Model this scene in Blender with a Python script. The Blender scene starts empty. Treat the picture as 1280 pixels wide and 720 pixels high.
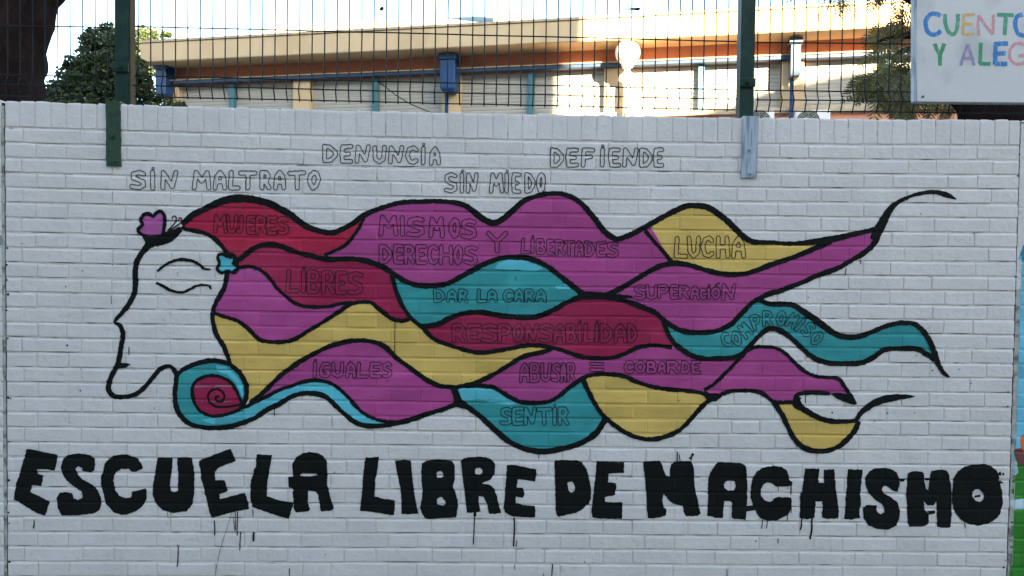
import bpy, bmesh, math, random
import numpy as np
from mathutils import Vector, Matrix
from mathutils.geometry import tessellate_polygon
random.seed(7)
R = math.radians
scene = bpy.context.scene
COL = scene.collection

# ------------------------------------------------------------------ camera
CAM = Vector((0.0, -3.5, 1.55))
YAW, PITCH, ROLL, FPX = 1.37, 1.66, 0.72, 1000.0
CROT = (Matrix.Rotation(R(-YAW), 3, 'Z') @ Matrix.Rotation(R(90 - PITCH), 3, 'X') @ Matrix.Rotation(R(ROLL), 3, 'Z'))
cd = bpy.data.cameras.new("camera"); cam = bpy.data.objects.new("camera", cd); COL.objects.link(cam)
cam.matrix_world = Matrix.Translation(CAM) @ CROT.to_4x4()
cd.sensor_width = 36; cd.lens = FPX / 1280 * 36; cd.clip_start = 0.05; cd.clip_end = 3000
scene.camera = cam

def ray(px, py):
    return CROT @ Vector(((px - 640) / FPX, -(py - 360) / FPX, -1.0))
def P(px, py, y=0.0):
    "where the sight line through a measured point meets the vertical plane at distance y behind the wall face"
    d = ray(px, py); t = (y - CAM.y) / d.y
    return CAM + d * t
FH = Vector((math.sin(R(YAW)), math.cos(R(YAW)), 0)); RH = Vector((math.cos(R(YAW)), -math.sin(R(YAW)), 0))
# school facade plane (turned 12 degrees against the wall)
BN = FH + 0.218 * RH; BNL = BN.length
BM = -BN / BNL                      # outward normal, to the street
BE = Vector((-BM.y, BM.x, 0));
if BE.dot(RH) < 0: BE = -BE
BD = 10.0
def BW(px, py, d=0.0):
    r = ray(px, py); t = (BD - d * BNL) / r.dot(BN)
    return CAM + r * t
BO = CAM + BN * (BD / BN.dot(BN)); BO.z = 0
def BS(px, py, d=0.0):
    w = BW(px, py, d); q = w - BO
    return q.dot(BE), w.z
def BP(s, z, d=0.0):
    return BO + BE * s + BM * d + Vector((0, 0, z))

# sun direction, from the lamp globe and its shadow on the facade
def atdepth(px, py, dep):
    r = ray(px, py); return CAM + r * (dep / r.dot(FH))
GLOBE = atdepth(784.5, 66, 9.42)
SHAD = BW(762.5, 85.5)
SDIR = (SHAD - GLOBE).normalized()
sun_el = math.asin(-SDIR.z); sun_az = math.atan2(-SDIR.x, -SDIR.y)      # azimuth from +Y clockwise
print("sun el", math.degrees(sun_el), "az", math.degrees(sun_az))

# ------------------------------------------------------------------ world, sun, exposure
world = bpy.data.worlds.new("World"); scene.world = world; world.use_nodes = True
wn = world.node_tree; bg = wn.nodes['Background']
sky = wn.nodes.new('ShaderNodeTexSky'); sky.sky_type = 'NISHITA'; sky.sun_disc = False
sky.sun_elevation = sun_el; sky.sun_rotation = sun_az
sky.air_density = 1.0; sky.dust_density = 1.2; sky.ozone_density = 1.0
wn.links.new(sky.outputs[0], bg.inputs[0]); bg.inputs[1].default_value = 0.055
sl = bpy.data.lights.new("sun", 'SUN'); sl.energy = 5.0; sl.angle = R(0.5); sl.color = (1.0, 0.78, 0.5)
so = bpy.data.objects.new("sun", sl); COL.objects.link(so)
so.rotation_euler = SDIR.to_track_quat('-Z', 'Y').to_euler(); so.location = (6, -20, 12)
scene.view_settings.view_transform = 'Standard'; scene.view_settings.look = 'None'
scene.view_settings.exposure = 4.05; scene.view_settings.gamma = 1.0

# ------------------------------------------------------------------ materials
def srgb(r, g, b):
    f = lambda c: (c / 255 / 12.92) if c / 255 <= 0.04045 else ((c / 255 + 0.055) / 1.055) ** 2.4
    return (f(r), f(g), f(b))
def mat(name, col, rough=0.7, var=0.12, scale=8.0, bump=0.15, bscale=60.0, bdist=0.002, metal=0.0, spec=0.5,
        stretch=(1, 1, 1), tint=None, tint_amt=0.0, tint_scale=3.0, tint_lo=0.5, tint_hi=0.62, fine=0.0, attr=False, streak=0.0):
    m = bpy.data.materials.new(name); m.use_nodes = True; t = m.node_tree; b = t.nodes['Principled BSDF']
    b.inputs['Roughness'].default_value = rough; b.inputs['Metallic'].default_value = metal
    b.inputs['Specular IOR Level'].default_value = spec
    tc = t.nodes.new('ShaderNodeTexCoord'); geo = t.nodes.new('ShaderNodeNewGeometry')
    mp = t.nodes.new('ShaderNodeMapping'); mp.inputs['Scale'].default_value = stretch
    t.links.new(geo.outputs['Position'], mp.inputs[0])
    n = t.nodes.new('ShaderNodeTexNoise'); n.inputs['Scale'].default_value = scale; n.inputs['Detail'].default_value = 6
    n.inputs['Roughness'].default_value = 0.65
    t.links.new(mp.outputs[0], n.inputs['Vector'])
    mr = t.nodes.new('ShaderNodeMapRange'); mr.inputs['From Min'].default_value = 0.25; mr.inputs['From Max'].default_value = 0.75
    mr.inputs['To Min'].default_value = 1 - var; mr.inputs['To Max'].default_value = 1 + var
    t.links.new(n.outputs['Fac'], mr.inputs['Value'])
    vm = t.nodes.new('ShaderNodeVectorMath'); vm.operation = 'SCALE'; vm.inputs[0].default_value = col
    t.links.new(mr.outputs[0], vm.inputs['Scale'])
    out = vm.outputs[0]
    if tint is not None:
        n2 = t.nodes.new('ShaderNodeTexNoise'); n2.inputs['Scale'].default_value = tint_scale; n2.inputs['Detail'].default_value = 8
        t.links.new(mp.outputs[0], n2.inputs['Vector'])
        r2 = t.nodes.new('ShaderNodeMapRange'); r2.inputs['From Min'].default_value = tint_lo; r2.inputs['From Max'].default_value = tint_hi
        r2.inputs['To Max'].default_value = tint_amt; t.links.new(n2.outputs['Fac'], r2.inputs['Value'])
        mx = t.nodes.new('ShaderNodeMix'); mx.data_type = 'RGBA'; mx.inputs['B'].default_value = (*tint, 1)
        t.links.new(r2.outputs[0], mx.inputs['Factor']); t.links.new(out, mx.inputs['A']); out = mx.outputs['Result']
    if attr:
        at = t.nodes.new('ShaderNodeAttribute'); at.attribute_name = 'tone'
        m2 = t.nodes.new('ShaderNodeVectorMath'); m2.operation = 'MULTIPLY'
        t.links.new(out, m2.inputs[0]); t.links.new(at.outputs['Color'], m2.inputs[1]); out = m2.outputs[0]
    t.links.new(out, b.inputs['Base Color'])
    if bump:
        nb = t.nodes.new('ShaderNodeTexNoise'); nb.inputs['Scale'].default_value = bscale; nb.inputs['Detail'].default_value = 7
        nb.inputs['Roughness'].default_value = 0.6
        t.links.new(mp.outputs[0], nb.inputs['Vector'])
        bp = t.nodes.new('ShaderNodeBump'); bp.inputs['Strength'].default_value = bump; bp.inputs['Distance'].default_value = bdist
        t.links.new(nb.outputs['Fac'], bp.inputs['Height']); t.links.new(bp.outputs[0], b.inputs['Normal'])
    return m
M = {}
M['white'] = mat('white_wall_paint', (0.68, 0.625, 0.56), 0.75, 0.085, 4, 0.6, 38, 0.007, attr=True, spec=.25,
                 tint=(0.46, 0.42, 0.36), tint_amt=0.5, tint_scale=26, tint_lo=0.6, tint_hi=0.8)
M['mortar'] = mat('painted_mortar', (0.68, 0.625, 0.56), 0.8, 0.10, 14, 0.9, 60, 0.006, spec=.25,
                  tint=(0.16, 0.16, 0.15), tint_amt=0.75, tint_scale=9, tint_lo=0.6, tint_hi=0.72)
M['old'] = mat('dirty_render', (0.42, 0.42, 0.36), 0.85, 0.2, 30, 0.9, 70, 0.006, tint=(0.10, 0.09, 0.07), tint_amt=0.8, tint_scale=22, tint_lo=0.52, tint_hi=0.64)
M['crack'] = mat('dark_crack', (0.03, 0.03, 0.028), 0.9, 0.4, 40)
def paint(name, c, var=0.18, rough=0.65):
    c = tuple(x * .9 for x in c)
    return mat(name, c, rough, var, 7, 0.35, 55, 0.003, stretch=(0.55, 1, 1.5), tint=tuple(min(1, x * 1.25 + 0.012) for x in c), tint_amt=0.85, tint_scale=4.5, tint_lo=0.5, tint_hi=0.66, spec=.22, attr=True)
M['purple'] = paint('purple_paint', (0.42, 0.062, 0.22))
M['red'] = paint('red_paint', (0.43, 0.017, 0.055))
M['crimson'] = paint('crimson_paint', (0.34, 0.016, 0.065))
M['yellow'] = paint('yellow_paint', (0.68, 0.45, 0.11))
M['teal'] = paint('teal_paint', (0.04, 0.30, 0.29))
M['lteal'] = paint('light_teal_paint', (0.11, 0.50, 0.55))
M['black'] = mat('black_paint', (0.0065, 0.0075, 0.0065), .75, .35, 7, .35, 55, .003, spec=.12)
M['ink'] = paint('marker_ink', (0.008, 0.008, 0.012), 0.2, 0.6)
M['pink'] = paint('pinkish_paint', (0.48, 0.11, 0.32))
M['green'] = paint('green_wall_paint', (0.035, 0.22, 0.02))
M['skyblue'] = paint('light_blue_paint', (0.16, 0.52, 0.64))
M['seablue'] = paint('sea_blue_paint', (0.06, 0.22, 0.32))
M['greypaint'] = paint('grey_paint', (0.30, 0.31, 0.31))
M['orange'] = paint('orange_paint', (0.75, 0.14, 0.025))
M['brown'] = paint('brown_paint', (0.17, 0.055, 0.045))
M['paleaqua'] = paint('pale_aqua_paint', (0.50, 0.62, 0.62))
M['postgreen'] = mat('post_green_enamel', (0.006, 0.028, 0.019), 0.5, 0.25, 14, 0.3, 40, spec=.25, tint=(.02,.05,.04), tint_amt=.5, tint_scale=18)
M['plategreen'] = mat('plate_green_paint', (0.012, 0.050, 0.018), 0.5, 0.3, 30, 0.5, 60, 0.003, tint=(0.01, 0.02, 0.01), tint_amt=0.8, tint_scale=25)
M['plategrey'] = mat('plate_white_paint_over_zinc', (0.40, 0.45, 0.48), 0.5, 0.25, 60, 0.5, 50, 0.002, stretch=(3, 3, 0.25), tint=(0.14, 0.20, 0.24), tint_amt=0.9, tint_scale=30, tint_lo=0.45, tint_hi=0.62)
M['postside'] = mat('warm_reflection_post_side', (0.055, 0.045, 0.022), 0.7, 0.3, 20, spec=.2)  # olive colour stands for warm light reflected onto the green post
M['wire'] = mat('green_coated_wire', (0.005, 0.010, 0.009), 0.6, 0.1, 10, 0, spec=.2)
M['cream'] = mat('cream_render', (0.52, 0.40, 0.235), 0.85, 0.07, 4, 0.3, 80, 0.003, tint=(0.40, 0.28, 0.15), tint_amt=0.35, tint_scale=2.5, stretch=(1, 1, 0.4))
M['creamstain'] = mat('stained_coping', (0.40, 0.33, 0.22), 0.9, 0.35, 9)
M['terra'] = mat('terracotta_facing', (0.36, 0.13, 0.07), 0.85, 0.16, 12, 0.3, 40, stretch=(1, 1, 6))
M['salmon'] = mat('salmon_render', (0.60, 0.30, 0.20), 0.85, 0.08, 6, 0.3, 60)
M['navy'] = mat('navy_beam_paint', (0.014, 0.036, 0.08), 0.5, 0.1, 6, 0.1)
M['blue'] = mat('blue_downpipe_paint', (0.010, 0.045, 0.13), 0.4, 0.12, 6, 0.1)
M['tealpost'] = mat('teal_window_post', (0.045, 0.15, 0.18), 0.45, 0.1, 6, 0.1)
M['shutter'] = mat('grey_shutter', (0.35, 0.345, 0.30), 0.55, 0.05, 5, 0.05)
M['roof'] = mat('grey_green_roof', (0.22, 0.27, 0.24), 0.8, 0.2, 3)
M['bark'] = mat('dark_bark', (0.014, 0.009, 0.0075), 0.95, 0.6, 14, 1.0, 22, 0.03, stretch=(1, 1, 0.35), spec=.08)
M['lampglass'] = mat('opal_globe', (0.85, 0.85, 0.82), 0.25, 0.02, 5, 0)
M['lamppole'] = mat('white_pole', (0.75, 0.75, 0.74), 0.4, 0.03, 5, 0)
M['sign'] = mat('sign_white_board', (0.58, 0.565, 0.52), 0.5, 0.05, 3, 0.2, 30, 0.001, tint=(0.36, 0.38, 0.35), tint_amt=0.5, tint_scale=5)
M['signdark'] = mat('sign_edge', (0.10, 0.11, 0.10), 0.6, 0.2, 12)
M['acwhite'] = mat('ac_casing', (0.72, 0.72, 0.70), 0.45, 0.03, 6, 0)
M['acdark'] = mat('ac_grille', (0.06, 0.07, 0.06), 0.5, 0.1, 10, 0)
M['steel'] = mat('bolt_steel', (0.35, 0.37, 0.38), 0.4, 0.2, 60, 0.2, metal=0.6)
M['asphalt'] = mat('asphalt', (0.05, 0.05, 0.052), 0.9, 0.3, 25, 0.6, 120, 0.004)
M['pave'] = mat('pavement_concrete', (0.27, 0.26, 0.24), 0.9, 0.2, 6, 0.5, 60)
M['yard'] = mat('yard_ground', (0.20, 0.17, 0.13), 0.95, 0.25, 2, 0.5, 30, 0.01)
M['flatwall'] = mat('facing_block_render', (0.42, 0.38, 0.33), 0.85, 0.15, 2, 0.2)
M['glass'] = mat('window_glass', (0.03, 0.04, 0.05), 0.08, 0.1, 2, 0)
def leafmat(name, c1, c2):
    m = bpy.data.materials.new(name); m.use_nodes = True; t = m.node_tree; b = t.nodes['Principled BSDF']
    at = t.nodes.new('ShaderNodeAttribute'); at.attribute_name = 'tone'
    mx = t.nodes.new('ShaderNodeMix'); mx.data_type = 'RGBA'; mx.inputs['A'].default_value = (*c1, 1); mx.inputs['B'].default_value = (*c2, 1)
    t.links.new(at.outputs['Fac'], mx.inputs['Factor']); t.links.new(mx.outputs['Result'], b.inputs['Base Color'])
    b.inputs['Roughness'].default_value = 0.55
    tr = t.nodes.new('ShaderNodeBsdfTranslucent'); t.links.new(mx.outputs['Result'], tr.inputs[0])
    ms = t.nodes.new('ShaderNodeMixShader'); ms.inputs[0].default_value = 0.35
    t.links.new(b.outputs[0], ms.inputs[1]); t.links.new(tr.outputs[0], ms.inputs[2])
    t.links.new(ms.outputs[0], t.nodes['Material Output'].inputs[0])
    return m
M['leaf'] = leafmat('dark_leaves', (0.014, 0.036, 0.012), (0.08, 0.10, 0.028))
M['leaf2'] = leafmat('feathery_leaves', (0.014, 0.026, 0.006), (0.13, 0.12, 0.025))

# ------------------------------------------------------------------ helpers
def tag(o, label=None, cat=None, group=None, kind=None):
    if label: o['label'] = label
    if cat: o['category'] = cat
    if group: o['group'] = group
    if kind: o['kind'] = kind
    return o
def link(name, me, m, parent=None):
    if m is not None and len(me.materials) == 0: me.materials.append(m)
    o = bpy.data.objects.new(name, me); COL.objects.link(o)
    if parent is not None:
        o.parent = parent; o.matrix_parent_inverse = parent.matrix_world.inverted()
    return o
def empty(name, loc):
    o = bpy.data.objects.new(name, None); COL.objects.link(o); o.location = loc
    o.empty_display_size = 0.1; o.matrix_world = Matrix.Translation(loc)
    return o
def meshobj(name, verts, faces, m, parent=None, smooth=False, tone=None):
    me = bpy.data.meshes.new(name); me.from_pydata([tuple(v) for v in verts], [], faces); me.update()
    if smooth: me.polygons.foreach_set('use_smooth', [True] * len(me.polygons))
    if tone is not None:
        ca = me.color_attributes.new('tone', 'FLOAT_COLOR', 'POINT')
        a = np.ones((len(verts), 4), dtype=np.float32); a[:, :3] = np.asarray(tone, dtype=np.float32).reshape(-1, 1)
        ca.data.foreach_set('color', a.ravel())
    return link(name, me, m, parent)
class MB:
    def __init__(s): s.v = []; s.f = []; s.t = []
    def add(s, v, f, tone=1.0):
        n = len(s.v); s.v += [tuple(x) for x in v]; s.f += [tuple(i + n for i in q) for q in f]; s.t += [tone] * len(v)
    def hexa(s, c, tone=1.0):      # 8 corners, bottom ring then top ring
        s.add(c, [(0, 3, 2, 1), (4, 5, 6, 7), (0, 1, 5, 4), (1, 2, 6, 5), (2, 3, 7, 6), (3, 0, 4, 7)], tone)
    def box(s, x0, x1, y0, y1, z0, z1):
        s.hexa([(x0, y0, z0), (x1, y0, z0), (x1, y1, z0), (x0, y1, z0), (x0, y0, z1), (x1, y0, z1), (x1, y1, z1), (x0, y1, z1)])
    def bbox(s, s0, s1, z0, z1, d0, d1):   # box in the facade's own frame
        s.hexa([BP(s0, z0, d0), BP(s1, z0, d0), BP(s1, z0, d1), BP(s0, z0, d1), BP(s0, z1, d0), BP(s1, z1, d0), BP(s1, z1, d1), BP(s0, z1, d1)])
    def tube(s, pts, rad, n=8, cap=True):
        pts = [Vector(p) for p in pts]; rad = rad if hasattr(rad, '__len__') else [rad] * len(pts)
        base = len(s.v); up = None
        for i, p in enumerate(pts):
            a = pts[max(0, i - 1)]; b = pts[min(len(pts) - 1, i + 1)]; d = (b - a).normalized()
            if up is None:
                up = Vector((0, 0, 1)) if abs(d.z) < 0.9 else Vector((0, 1, 0))
            x = d.cross(up).normalized(); y = x.cross(d).normalized(); up = y
            for k in range(n):
                an = 2 * math.pi * k / n; q = p + (x * math.cos(an) + y * math.sin(an)) * rad[i]
                s.v.append(tuple(q)); s.t.append(1.0)
        for i in range(len(pts) - 1):
            for k in range(n):
                a = base + i * n + k; b = base + i * n + (k + 1) % n
                s.f.append((a, b, b + n, a + n))
        if cap:
            s.f.append(tuple(base + k for k in range(n))[::-1]); s.f.append(tuple(base + (len(pts) - 1) * n + k for k in range(n)))
    def build(s, name, m, parent=None, smooth=False, tone=False):
        return meshobj(name, s.v, s.f, m, parent, smooth, s.t if tone else None)
def bevel(o, w=0.003, seg=2):
    bm = bmesh.new(); bm.from_mesh(o.data); bmesh.ops.recalc_face_normals(bm, faces=bm.faces)
    bmesh.ops.bevel(bm, geom=list(bm.edges), offset=w, segments=seg, affect='EDGES', profile=0.6)
    bm.to_mesh(o.data); bm.free(); return o

# ------------------------------------------------------------------ the wall's own coordinates (u along, v courses)
def lag(x, a, b, c):
    x0, x1, x2 = 60., 640., 1190.
    return a * (x - x1) * (x - x2) / ((x0 - x1) * (x0 - x2)) + b * (x - x0) * (x - x2) / ((x1 - x0) * (x1 - x2)) + c * (x - x0) * (x - x1) / ((x2 - x0) * (x2 - x1))
def yv(x, v):
    y0 = lag(x, 178.8, 192.6, 199.2); y28 = lag(x, 700.8, 703.0, 707.5)
    return y0 + (y28 - y0) * v / 28
def clampx(x): return min(max(x, -150), 1450)
def uv2px(u, v):
    x = u + (v + 2.75) / 30.7 * (-6.5 - 10.5 * (u - 640) / 635)
    return x, yv(clampx(x), v)
def px2uv(x, y):
    y0 = yv(clampx(x), 0); y28 = yv(clampx(x), 28); v = (y - y0) / (y28 - y0) * 28
    k = (v + 2.75) / 30.7
    u = (x + 6.5 * k - k * 10.5 * 640 / 635) / (1 - k * 10.5 / 635)
    return u, v
def W(u, v, h=0.0):
    x, y = uv2px(u, v); p = P(x, y, 0.0); p.y = -h; return p
VTOP = -2.75; VBOT = 31.6; U0, U1 = 6.5, 1275.0
MORT = 0.115; BEV_T = 0.11; BEV_B = 0.045; BEV_U = 2.3; HW = 0.45
rng = random.Random(11)
class Course: pass
courses = {}
def run(r, u0, u1):
    "joint positions of one course, stretcher and header in turn, headers centred over stretchers"
    js = []; u = -420 + (45 + 420) % 112.0
    phase = (45, 101)[r % 2]
    u = phase; seq = []
    # march right from the known header start
    x = phase; isH = True; pos = [phase]
    while x < 1900:
        k = min(max((x - 60) / 1130, -0.2), 1.2)
        w = (38.6 - 3.6 * k) if isH else (73.6 - 3.6 * k)
        x += w; pos.append(x); isH = not isH
    x = phase; isH = False
    while x > -620:
        w = 38.8 if isH else 73.8
        x -= w; pos.insert(0, x); isH = not isH
    pos = [p + rng.uniform(-1.5, 1.5) for p in pos]
    pos = [p for p in pos if u0 + 9 < p < u1 - 9]
    return [u0] + pos + [u1]
class Brick:
    __slots__ = ('u0', 'u1', 'v0', 'v1', 'h', 'tone', 'sec', 'cap', 'tilt', 'edge', 'loose')
SECT = [(-520.0, 1.5), (U0, U1), (1282.0, 1800.0)]
bricks = []
cells = {}     # course -> list of bricks sorted by u
for si, (a, b) in enumerate(SECT):
    for r in range(-1, 32):
        js = run(r + si * 0, a, b)
        vr = rng.uniform(-0.02, 0.02)
        for i in range(len(js) - 1):
            B = Brick(); e0 = HW if i > 0 else 0; e1 = HW if i < len(js) - 2 else 0
            B.u0 = js[i] + e0 + rng.uniform(-.3, .5); B.u1 = js[i + 1] - e1 + rng.uniform(-.5, .3)
            B.v0 = r + MORT + rng.uniform(-.03, .035); B.v1 = r + 1 + rng.uniform(-.025, .015)
            B.h = 0.0033 + rng.uniform(-.0011, .0012); B.tone = 1 + rng.gauss(0, 0.012); B.sec = si; B.cap = False
            B.tilt = (rng.uniform(-.0007, .0007), rng.uniform(-.0009, .0006))
            if rng.random() < .06: B.h += .0012
            B.edge = rng.choice((.4, .6, .7, .8, .88, .93))
            bricks.append(B); cells.setdefault(r, []).append(B)
    u = a; 
    while u < b - 4:
        k = min(max((u - 60) / 1130, -0.1), 1.1); w = 19.1 - 0.9 * k + rng.uniform(-.7, .7)
        if u + w > b - 8: w = b - u
        B = Brick(); B.u0 = u + .35 + rng.uniform(-.2, .2); B.u1 = u + w - .35; B.v0 = VTOP + rng.uniform(-.035, .05); B.v1 = -1.0 + rng.uniform(-.04, .01)
        B.h = 0.0030 + rng.uniform(-.0008, .0012); B.tone = 1 + rng.gauss(0, 0.02); B.sec = si; B.cap = True; B.tilt = (0, 0)
        B.edge = rng.choice((.2, .5, .6, .7, .8))
        bricks.append(B); cells.setdefault('cap', []).append(B); u += w
for k in cells: cells[k].sort(key=lambda b: b.u0)

def prof1(d): return d / .42 * .72 if d < .42 else .72 + (d - .42) / .58 * .28
def hb(B, u, v, clamp=True):
    "height of the brick surface over the mortar"
    du = min((u - B.u0) / BEV_U, (B.u1 - u) / BEV_U, 1); dv = min((v - B.v0) / BEV_T, (B.v1 - v) / BEV_B, 1)
    if du < -1e-4 or dv <= 0: return 0.0
    d = min(prof1(dv), B.edge + (1 - B.edge) * prof1(max(du, 0)))
    su = (u - (B.u0 + B.u1) / 2) / (B.u1 - B.u0) * 2; sv = (v - (B.v0 + B.v1) / 2) / (B.v1 - B.v0) * 2
    return d * (B.h + B.tilt[0] * su + B.tilt[1] * sv)

# ---- bricks as meshes
def brick_geo(B):
    ru = min(2.2, (B.u1 - B.u0) * .12); rv = 0.10
    jr = random.Random(int(B.u0 * 31 + B.v0 * 977)); J = B.loose
    jm = [jr.uniform(-1, 1) * J for _ in range(10)]
    if B.cap: cu_t, cv_t = jr.uniform(.8, 2.4), jr.uniform(.05, .17)
    def ring(iu, it, ib, cu, cv):
        a0, a1, b0, b1 = B.u0 + iu, B.u1 - iu, B.v0 + it, B.v1 - ib; m = (a0 + a1) / 2
        ct, vt = (cu_t, cv_t) if B.cap else (cu, cv)
        q = [(a0 + ct, b0), (m, b0), (a1 - ct, b0), (a1, b0 + vt), (a1, b1 - cv), (a1 - cu, b1), (m, b1), (a0 + cu, b1), (a0, b1 - cv), (a0, b0 + vt)]
        return [(x, y + jm[i] * (.035 if i in (0, 1, 2, 5, 6, 7) else .015)) for i, (x, y) in enumerate(q)]
    def hh(u, v):
        su = (u - (B.u0 + B.u1) / 2) / (B.u1 - B.u0) * 2; sv = (v - (B.v0 + B.v1) / 2) / (B.v1 - B.v0) * 2
        return B.h + B.tilt[0] * su + B.tilt[1] * sv
    back = 0.200 if B.cap else 0.004
    r0 = ring(0, 0, 0, 0.6, 0.03)
    rb = [W(u, v, -back) for u, v in r0]
    ra = [W(u, v, max(.0002, hb(B, u, v))) for u, v in r0]
    mid = [W(u, v, hb(B, u, v)) for u, v in ring(BEV_U * .42, BEV_T * .42, BEV_B * .42, 0.9, 0.045)]
    top = [W(u, v, max(hb(B, u, v), hh(u, v) * .8) if J else hb(B, u, v)) for u, v in ring(BEV_U, BEV_T, BEV_B, 1.2, 0.06)]
    v = rb + ra + mid + top; f = []
    for k in range(3):
        for i in range(10):
            j = (i + 1) % 10; f.append((k * 10 + i, k * 10 + j, k * 10 + 10 + j, k * 10 + 10 + i))
    f.append(tuple(range(30, 40)))
    if B.cap:
        f.append(tuple(range(9, -1, -1)))
    return v, f

# ------------------------------------------------------------------ draping flat paint over the relief
def clip(poly, ax, c, keep_less):
    out = []; n = len(poly)
    for i in range(n):
        p = poly[i]; q = poly[(i + 1) % n]
        dp = (c - p[ax]) if keep_less else (p[ax] - c); dq = (c - q[ax]) if keep_less else (q[ax] - c)
        if dp >= 0: out.append(p)
        if (dp > 0 and dq < 0) or (dp < 0 and dq > 0):
            t = dp / (dp - dq); out.append((p[0] + (q[0] - p[0]) * t, p[1] + (q[1] - p[1]) * t))
    return out
def splitby(polys, ax, cuts):
    res = []
    for poly in polys:
        lo = min(p[ax] for p in poly); hi = max(p[ax] for p in poly)
        cs = [c for c in cuts if lo + 1e-6 < c < hi - 1e-6]
        cur = poly
        for c in cs:
            a = clip(cur, ax, c, True)
            if len(a) >= 3: res.append(a)
            cur = clip(cur, ax, c, False)
            if len(cur) < 3: break
        if len(cur) >= 3: res.append(cur)
    return res
def area(p): return 0.5 * sum(p[i][0] * p[(i + 1) % len(p)][1] - p[(i + 1) % len(p)][0] * p[i][1] for i in range(len(p)))
def course_bricks(r, lo, hi):
    key = 'cap' if r < -1 else r
    return [b for b in cells.get(key, []) if b.u1 > lo - 3 and b.u0 < hi + 3]
def drape(pieces, off, V, F, T=None):
    "pieces: convex polygons in (u,v); writes world vertices/faces laid onto bricks and mortar"
    rows = splitby(pieces, 1, [VTOP] + list(range(-1, 33)))
    cache = {}
    for poly in rows:
        cv = sum(p[1] for p in poly) / len(poly); r = math.floor(cv)
        lo = min(p[0] for p in poly); hi = max(p[0] for p in poly)
        bs = course_bricks(r, lo, hi)
        cuts = []
        for b in bs: cuts += [b.u0, b.u0 + BEV_U * .42, b.u0 + BEV_U, b.u1 - BEV_U, b.u1 - BEV_U * .42, b.u1]
        cuts = sorted(cuts)
        for q in splitby([poly], 0, cuts):
            cu = sum(p[0] for p in q) / len(q)
            B = None
            for b in bs:
                if b.u0 <= cu <= b.u1: B = b; break
            gapn = [b for b in bs if B is None and min(abs(b.u0 - cu), abs(b.u1 - cu)) < 1.6]
            if gapn:
                parts = splitby([q], 1, sorted(c for b in gapn for c in (b.v0, b.v0 + BEV_T * .42, b.v0 + BEV_T, b.v1 - BEV_B, b.v1 - BEV_B * .42, b.v1)))
            else: parts = splitby([q], 1, [B.v0, B.v0 + BEV_T * .42, B.v0 + BEV_T, B.v1 - BEV_B, B.v1 - BEV_B * .42, B.v1]) if B else [q]
            for c in parts:
                if abs(area(c)) < 1e-5: continue
                idx = []
                mv = sum(p[1] for p in c) / len(c)
                if area(c) > 0: c = c[::-1]
                for (u, v) in c:
                    h = hb(B, u, v) if (B and B.v0 <= mv <= B.v1) else 0.0003
                    if gapn:
                        nb = min(gapn, key=lambda b: min(abs(b.u0 - u), abs(b.u1 - u)))
                        if nb.v0 <= mv <= nb.v1: h = hb(nb, min(max(u, nb.u0), nb.u1), v)
                    key = (round(u, 3), round(v, 4), round(h, 6))
                    if key not in cache:
                        cache[key] = len(V); V.append(W(u, v, max(h, .0003) + off))
                        if T is not None: T.append(1 + (B.tone - 1) * 4.5 if B else .97)
                    k = cache[key]
                    if not idx or idx[-1] != k: idx.append(k)
                if len(idx) > 1 and idx[0] == idx[-1]: idx.pop()
                if len(set(idx)) == len(idx) and len(idx) >= 3: F.append(tuple(idx))
def catmull(pts, step=2.5, closed=False):
    pts = [tuple(p) for p in pts]; out = []; n = len(pts)
    rngk = range(n) if closed else range(n - 1)
    for i in rngk:
        p1 = pts[i]; p2 = pts[(i + 1) % n]
        p0 = pts[(i - 1) % n] if (closed or i > 0) else p1; p3 = pts[(i + 2) % n] if (closed or i < n - 2) else p2
        L = math.hypot(p2[0] - p1[0], p2[1] - p1[1]); m = max(1, int(L / step))
        for k in range(m):
            t = k / m
            out.append(tuple(0.5 * ((2 * a1) + (-a0 + a2) * t + (2 * a0 - 5 * a1 + 4 * a2 - a3) * t * t + (-a0 + 3 * a1 - 3 * a2 + a3) * t ** 3) for a0, a1, a2, a3 in zip(p0, p1, p2, p3)))
    if not closed: out.append(pts[-1])
    return out
def dens(pts, step=3.0):
    out = []
    for i in range(len(pts)):
        p = pts[i]; q = pts[(i + 1) % len(pts)]; L = math.hypot(q[0] - p[0], q[1] - p[1]); m = max(1, int(L / step))
        for k in range(m): out.append((p[0] + (q[0] - p[0]) * k / m, p[1] + (q[1] - p[1]) * k / m))
    return out
prng = random.Random(5)
def rough(pts, a):
    return [(x + prng.uniform(-a, a), y + prng.uniform(-a, a)) for x, y in pts]
def tris_of(loops):
    flat = [p for l in loops for p in l]
    t = tessellate_polygon([[Vector((x, y, 0)) for x, y in l] for l in loops])
    return [[flat[i] for i in tr] for tr in t]
def ribbon(pts, w, jit=0.0):
    "quads along a centreline; w number or list"
    n = len(pts); w = w if hasattr(w, '__len__') else [w] * n
    L = []; Rr = []
    for i in range(n):
        a = pts[max(0, i - 1)]; b = pts[min(n - 1, i + 1)]
        dx, dy = b[0] - a[0], b[1] - a[1]; l = math.hypot(dx, dy) or 1; nx, ny = -dy / l, dx / l
        h1 = w[i] / 2 + prng.uniform(-jit, jit); h2 = w[i] / 2 + prng.uniform(-jit, jit)
        L.append((pts[i][0] + nx * h1, pts[i][1] + ny * h1)); Rr.append((pts[i][0] - nx * h2, pts[i][1] - ny * h2))
    return [[L[i], L[i + 1], Rr[i + 1], Rr[i]] for i in range(n - 1)]
def disc(c, r, n=10, jit=0.0):
    return [(c[0] + (r + prng.uniform(-jit, jit)) * math.cos(2 * math.pi * k / n), c[1] + (r + prng.uniform(-jit, jit)) * math.sin(2 * math.pi * k / n)) for k in range(n)]
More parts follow.
